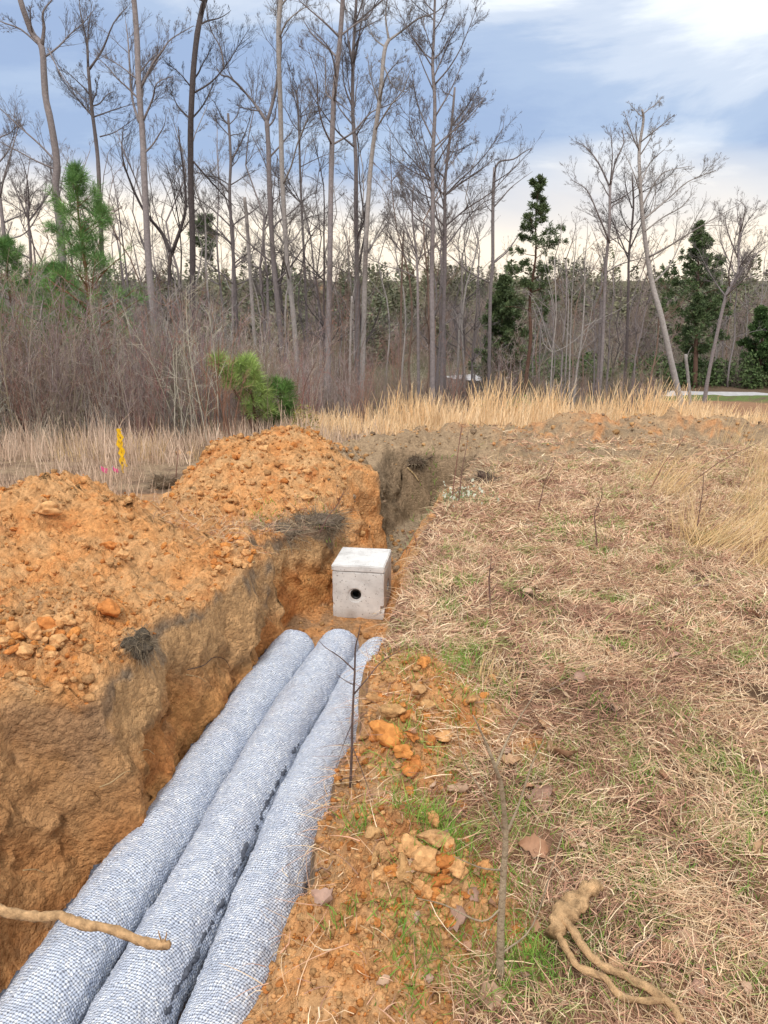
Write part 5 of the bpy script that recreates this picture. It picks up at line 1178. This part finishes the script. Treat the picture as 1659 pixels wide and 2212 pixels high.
wood('bare_sapling', [b1, up(760, 1620, Y1), up(762, 1540, Y1), up(766, 1460, Y1), up(768, 1400, Y1), up(775, 1370, Y1), up(778, 1350, Y1)], [.0048, .0042, .0037, .0032, .0026, .0016, .001],
     'thin dark sapling rising at the trench edge in front of the tubes', 'sapling', (.13, .09, .08), seed=9, wob=.12, sides=7,
     branches=[([up(766, 1448, Y1), up(735, 1420, Y1 + .05), up(705, 1400, Y1 + .1), up(690, 1385, Y1 + .12)], [.0028, .002, .0014, .0007]), ([up(764, 1500, Y1), up(790, 1470, Y1), up(830, 1425, Y1 + .1), up(900, 1390, Y1 + .2)], [.0028, .002, .0014, .0007]),
               ([up(762, 1560, Y1), up(745, 1600, Y1), up(725, 1660, Y1)], [.0018, .0012, .0006]), ([up(765, 1480, Y1), up(745, 1470, Y1), up(725, 1455, Y1)], [.0018, .0012, .0006]),
               ([up(760, 1610, Y1), up(780, 1660, Y1 - .03), up(810, 1740, Y1 - .1), up(835, 1790, Y1 - .1)], [.0018, .0014, .0008, .0005])], pname='branch', mat=M_BARK)
r = np.random.default_rng(71)
WEEDS = [(975, 1085, 1000, 900, 'reddish brier cane beside the end of the trench'), (990, 1090, 1012, 930, 'reddish brier cane right of its twin by the trench end'), (1290, 1190, 1300, 1040, 'thin dark stem left of the leaning golden clump'), (1395, 1075, 1490, 930, 'dark cane leaning right through the golden clump'),
         (1500, 1175, 1520, 1010, 'dark twig with a shrivelled leaf on the right side of the field'), (1060, 1330, 1062, 1200, 'straight dark stem in the middle of the field'), (870, 1250, 885, 1140, 'short reddish stem behind the box on the bank'), (1470, 1060, 1640, 955, 'long dark cane arching at the far right'),
         (1160, 1110, 1200, 980, 'thin cane in front of the long ridge'), (380, 1030, 385, 965, 'dark twig in front of the left weeds'), (690, 1160, 745, 1055, 'twig poking up from the far bank corner')]
for k, (x0, y0, x1, y1, lb) in enumerate(WEEDS):
    b = hit(x0, y0); Yw = b[1]; e = at(x1, y1, Yw); m = lerp(b, e, .5) + r.normal(size=3) * .02; d = (e - b)
    br = []
    for j in range(5):
        t = r.uniform(.35, .9); s = lerp(b, e, t); q = s + d * .18 + r.normal(size=3) * np.linalg.norm(d) * .12; br.append(([s, lerp(s, q, .5) + r.normal(size=3) * .01, q], [.0018, .0012, .0007]))
    wood('dry_weed', [b, lerp(b, m, .5), m, lerp(m, e, .5) + r.normal(size=3) * .01, e], [.005, .0045, .0035, .0028, .001], lb, 'weed', (.19, .11, .09) if k % 3 else (.26, .13, .10), seed=20 + k, wob=.1, sides=6, branches=br, pname='side_twig', mat=M_BARK)
STK = [(1440, 1590, 1659, 1660, 'long dark stick lying in the grass at the right edge'), (1180, 1510, 1300, 1440, 'brown stick lying left of the middle of the field'), (1290, 1500, 1400, 1640, 'reddish fallen cane crossing the field right of centre'), (1140, 1370, 1230, 1330, 'short stick lying straight right of the box'),
       (1330, 1560, 1500, 1480, 'thin straight stick pointing up toward the far right'), (1480, 1290, 1580, 1250, 'dark stick on the grass below the golden clump'), (1290, 1990, 1480, 1960, 'pale curved stick above the forked root'), (1350, 2090, 1480, 1990, 'grey stick right of the forked root'), (640, 1745, 760, 1700, 'brown stick poking over the trench lip near the tubes'), (660, 1905, 720, 1880, 'short stick on the trench lip by the right tube')]
for k, (x0, y0, x1, y1, lb) in enumerate(STK):
    P_ = []
    for t in np.linspace(0, 1, 6):
        h_ = hit(lerp(x0, x1, t), lerp(y0, y1, t) + r.normal() * 5); P_.append(h_ + [0, 0, .018])
    wood('fallen_stick', P_, np.linspace(.0042, .0018, 6) * max(1, P_[0][1] / 3), lb, 'stick', (.30, .21, .16) if k % 2 else (.20, .13, .10), seed=60 + k, sides=6, wob=.25, mat=M_BARK)
# roots hanging out of the bank walls
def wall_root(pts, rr, lb, tint=(.50, .36, .2)):
    P_ = []
    for px, py, Yw in pts: P_.append(at(px, py, Yw))
    wood('fine_root', P_, np.linspace(rr, rr * .4, len(P_)), lb, 'root', tint, sides=6, wob=.2, seed=31)
def wallhit(px, py, inset=0.0):
    c = hit(px, py, 1500); d = ray(px, py); t = (c[1] - .03 - inset) / d[1]; return np.array([0, 0, CAMH]) + d * t
for lb, pts, rr in (('curved pale root hanging on the left wall below the dark sod', [(405, 1447), (440, 1437), (462, 1420), (485, 1424), (497, 1442)], .003), ('short pale root on the left wall under the curved one', [(402, 1457), (430, 1463), (450, 1477)], .0025),
                    ('thin yellow root low on the near brown wall', [(50, 1880), (75, 1878), (95, 1885)], .003), ('pale root across the middle of the near brown wall', [(215, 1700), (240, 1690), (270, 1668), (290, 1666)], .003), ('arched root at the crack in the left wall', [(300, 1625), (318, 1619), (334, 1630)], .0025),
                    ('long thin root running down the upper left wall', [(522, 1265), (545, 1290), (565, 1320), (590, 1345)], .0025), ('pale dead root lying on the far bank corner', [(545, 1215), (590, 1195), (630, 1185), (675, 1190)], .004),
                    ('tan stick lying on the lip of the left bank', [(560, 1140), (610, 1120), (660, 1100)], .004), ('crooked root on the far trench end wall', [(880, 1010), (895, 1025), (905, 1040)], .012), ('dark root across the top of the far trench end', [(880, 1005), (905, 1000), (935, 985)], .014)):
    P_ = [wallhit(*p) for p in pts]; wood('fine_root', P_, np.linspace(rr, rr * .4, len(P_)), lb, 'root', (.52, .37, .2) if 'dark' not in lb else (.12, .08, .06), sides=6, wob=.2, seed=31)
# sod clump hanging off the bank lip, root ball on the right
def hairy(name, px, py, s, label, cat, seed, flat=.7, tint=(.12, .095, .07), down=.8, nh=500):
    c = hit(px, py); r = np.random.default_rng(seed); root = empty(name, c)
    v = IV3 * (1 + .55 * fbm(IV3, 1.3, 5, .65, seed))[:, None] * s * np.array([1, 1, flat]); obj('soil_lump', mesh('soil_lump', v, IF3, np.tile(tint, (len(v), 1)), True), M_SOIL, root)
    i = r.integers(0, len(v), nh); D = v[i] / np.linalg.norm(v[i], axis=1)[:, None] + r.normal(size=(nh, 3)) * .5 + np.array([0, 0, -down * .3])
    T = lerp(np.array([.13, .10, .07]), np.array([.34, .26, .17]), r.uniform(size=(nh, 1)) ** 2)
    obj('rootlets', mesh('rootlets', *ribbons(v[i] * .95, D, s * r.uniform(.3, 1.5, nh), np.full(nh, .0020 * max(1, c[1] / 3)), T, r, 3, down, .4)), M_BLADE, root)
    tag(root, label, cat)
hairy('sod_clump', 298, 1408, .06, 'dark hairy clump of sod hanging from the lip of the left bank', 'sod', 91, .9, (.10, .08, .06), 1.4, 700)
hairy('sod_clump', 690, 1130, .14, 'matted grey sod on the far bank corner, left of the box', 'sod', 92, .45, (.17, .13, .10), .5, 900)
hairy('sod_clump', 610, 1150, .13, 'matted straw-covered sod left of the far bank corner', 'sod', 93, .35, (.2, .15, .11), .5, 800)
hairy('root_ball', 1048, 1045, .12, 'dark tangled root ball lying on the field right of the trench end', 'root ball', 94, .8, (.11, .07, .055), .4, 600)
hairy('root_ball', 352, 1052, .11, 'dark root-tangled lump at the left end of the far heap', 'root ball', 95, .9, (.13, .09, .06), .6, 600)
hairy('root_ball', 900, 1005, .09, 'dark root mass poking from the far end of the trench', 'root ball', 96, .7, (.12, .085, .06), .5, 500)
# small white flowers
def flowers():
    c = hit(975, 1085); r = np.random.default_rng(97); root = empty('flower_patch', c); n = 70
    q = np.stack([np.abs(r.normal(size=n)) * .2 - .08, r.normal(size=n) * .20, np.zeros(n)], -1); z0 = height(c[0] + q[:, 0], c[1] + q[:, 1]) - c[2]; q[:, 2] = z0 + r.uniform(.04, .10, n)
    D = rand_dirs(n, r); D[:, 2] = abs(D[:, 2]); obj('blossoms', mesh('blossoms', *flat_leaves(q, D, .035, np.tile((.50, .51, .40), (n, 1)), r, .7)), M_LEAF, root)
    m = 240; q = np.stack([r.normal(size=m) * .25, r.normal(size=m) * .25, np.zeros(m)], -1); q[:, 2] = height(c[0] + q[:, 0], c[1] + q[:, 1]) - c[2]
    D = np.stack([r.normal(size=m) * .6, r.normal(size=m) * .6, np.ones(m)], -1)
    obj('leaves', mesh('leaves', *ribbons(q, D, np.full(m, .08), np.full(m, .008), np.tile((.22, .28, .13), (m, 1)), r)), M_BLADE, root)
    tag(root, 'patch of small greenish white flowers beside the trench end', 'flowers')
flowers()
# stake with yellow ribbon, two pink flags
M_YEL = plain('yellow_tape', (.80, .48, .02), .45); M_WOOD = plain('stake_wood', (.30, .22, .12), .8); M_PINK = plain('pink_flag', (.85, .10, .32), .5); M_WIRE = plain('flag_wire', (.35, .35, .35), .4)
Ys = 8.2; s0 = at(272, 1052, Ys); s1 = at(255, 926, Ys); gz = zat(s0[0], Ys); s0[2] = gz - .1
root = empty('survey_stake', (s0[0], Ys, gz)); o = np.array([s0[0], Ys, gz]); d = s1 - s0
a = .02; Vb = []
for p in (s0 - o, s1 - o):
    for dx_, dy_ in ((-a, -.008), (a, -.008), (a, .008), (-a, .008)): Vb.append(p + [dx_, dy_, 0])
Vb.append((s1 - o) + [0, 0, .02])
obj('stake', mesh('stake', Vb, [(0, 1, 5, 4), (1, 2, 6, 5), (2, 3, 7, 6), (3, 0, 4, 7), (4, 5, 6, 7), (3, 2, 1, 0)], None), M_WOOD, root)
rr_ = np.random.default_rng(98)
for k in range(3):                                     # tape wound and hanging in strips
    n = 14; V_ = []
    for i in range(n):
        t = 1 - i / (n - 1) * (.95 - .12 * k); p = (s0 - o) + d * t + np.array([.022 * math.sin(i * 1.3 + k * 2) + .012 * k, -.022 - .006 * k, 0]); w_ = .012 + .005 * math.sin(i * 1.9 + k)
        V_ += [p - [w_, 0, 0], p + [w_, .004 * math.sin(i), .01]]
    obj('ribbon', mesh('ribbon', V_, [(2 * i, 2 * i + 1, 2 * i + 3, 2 * i + 2) for i in range(n - 1)], None, True), M_YEL, root)
tag(root, 'leaning wooden stake wrapped in yellow tape behind the gap between the two heaps', 'stake')
for k, (px, py, lb) in enumerate(((219, 1032, 'pink marker flag on a thin wire, left of its pair near the yellow stake'), (245, 1030, 'smaller pink marker flag between the other flag and the yellow stake'))):
    p = at(px, py, 7.8); gz = zat(p[0], 7.8); root = empty('marker_flag', (p[0], 7.8, gz)); h = max(p[2] - gz, .12)
    v, f, t, _, _ = tube([[0, 0, -.05], [0, 0, h + .03]], [.003, .003], (.3, .3, .3), 6, 1); obj('wire', mesh('wire', v, f, t), M_WIRE, root)
    s = .055 if k == 0 else .042; V_ = []; nn = 6
    for i in range(nn):
        for j in range(4): V_.append((s * 1.3 * i / (nn - 1) - (.0 if k else 0), .012 * math.sin(i * 1.6 + k), h - s * .5 + s * j / 3 - .006 * i))
    obj('flag', mesh('flag', V_, [(i * 4 + j, i * 4 + j + 4, i * 4 + j + 5, i * 4 + j + 1) for i in range(nn - 1) for j in range(3)], None, True), M_PINK, root); tag(root, lb, 'flag', 'pink marker flags')
# fallen leaves, individually
def leaf_proto(seed):
    r = np.random.default_rng(seed); n, m = 9, 5; V_ = []
    for i in range(n):
        t = i / (n - 1); w_ = .36 * math.sin(math.pi * min(1, t ** .75 * 1.02)) ** .8 * (1 + .25 * math.sin(i * 2.4 + seed)) + .01
        for j in range(m):
            s = (j / (m - 1) - .5) * 2; V_.append((t - .5, w_ * s, .22 * s * s + .12 * math.sin(t * 4 + seed) + r.normal() * .01))
    F_ = [(i * m + j, i * m + j + m, i * m + j + m + 1, i * m + j + 1) for i in range(n - 1) for j in range(m - 1)]
    c = np.array([(.42, .26, .15), (.36, .20, .12), (.48, .33, .23), (.40, .26, .20)][seed % 4]); me = mesh('dry_leaf', V_, F_, np.tile(c, (len(V_), 1)), True); me.materials.append(M_LEAF); return me
LP_ = [leaf_proto(i) for i in range(8)]
def leaf(px, py, s, label, group, k):
    c = hit(px, py); o = obj('dry_leaf', LP_[k % 8], None); o.location = c + [0, 0, .02]; q = s * math.hypot(c[1], CAMH) / FPX; o.scale = (q, q, q)
    o.rotation_euler = (rc.uniform(-.7, .7), rc.uniform(-.7, .7), rc.uniform(0, 6.28)); tag(o, label, 'leaf', group)
NL = [(1185, 1640, 52, 'curled tan leaf left of its upright neighbour in the middle of the grass'), (1218, 1650, 60, 'pale rolled leaf standing upright in the middle of the grass'), (992, 1725, 50, 'broad mauve-brown leaf at the edge of the bank dirt'), (1165, 1740, 62, 'long curled leaf above the bare sapling fork'),
      (1100, 1662, 40, 'rolled brown leaf beside the sapling tip'), (1150, 1855, 60, 'long pinkish leaf right of the sapling fork'), (1480, 2060, 44, 'dull brown leaf in the lower right grass'), (985, 2010, 60, 'narrow leaf standing in the near orange dirt'), (905, 1352, 40, 'pointed orange-tan leaf near the box side of the bank'),
      (1430, 1700, 30, 'small leaf in the right part of the grass'), (1060, 2170, 56, 'large leaf near the foot of the sapling'), (700, 1965, 50, 'brown leaf at the trench lip by the right tube')]
for k, (px, py, s, lb) in enumerate(NL): leaf(px, py, s, lb, None, k)
for k in range(70):
    py = rc.uniform(1250, 2190); px = rc.uniform(900 - (py - 1250) * .1, 1650); leaf(px, py, rc.uniform(14, 34), 'small curled brown leaf lying in the dry grass', 'small fallen leaves in the grass', k)
# straggling straw on the bank lips and dirt
def strays():
    r = np.random.default_rng(99); n = 900; t = r.uniform(1.1, 9, n); x = xr(t) + r.normal(size=n) * .04 + .02; y_ = t
    P = np.stack([x, y_, height(x, y_) + .01], -1); P[:, 2] = np.maximum(P[:, 2], -.1 + np.interp(y_, YT, ZT))
    D = np.stack([-np.abs(r.normal(size=n)) * .8, r.normal(size=n) * .5, r.normal(size=n) * .35], -1); T = PAL[r.integers(0, 8, n)] * .9
    A_ = ribbons(P, D, r.uniform(.04, .17, n), np.interp(y_, [1, 9], [.002, .006]), T, r, 4, .9, .3)
    n = 700; y_ = r.uniform(4.35, 5.8, n); x = xl(y_) - np.abs(r.normal(size=n)) * .25 - .03; P = np.stack([x, y_, height(x, y_) + .01], -1); D = np.stack([r.normal(size=n), r.normal(size=n), np.abs(r.normal(size=n)) * .6], -1)
    B_ = ribbons(P, D, r.uniform(.06, .2, n), np.full(n, .0035), PAL[r.integers(0, 8, n)] * .85, r, 4, .6, .35)
    n = 260; x = r.uniform(-.2, .6, n); y_ = r.uniform(1.2, 3.2, n); P = np.stack([x, y_, height(x, y_) + .012], -1); P = P[x > xr(y_)]; n = len(P); D = np.stack([r.normal(size=n), r.normal(size=n), np.abs(r.normal(size=n)) * .2], -1)
    C_ = ribbons(P, D, r.uniform(.06, .22, n), np.full(n, .0026), PAL[r.integers(0, 8, n)], r, 4, .15, .2)
    tag(obj('stray_straw', mesh('stray_straw', *join([A_, B_, C_])), M_BLADE), 'straw straggling over the trench lips', 'grass', kind='stuff')
strays()
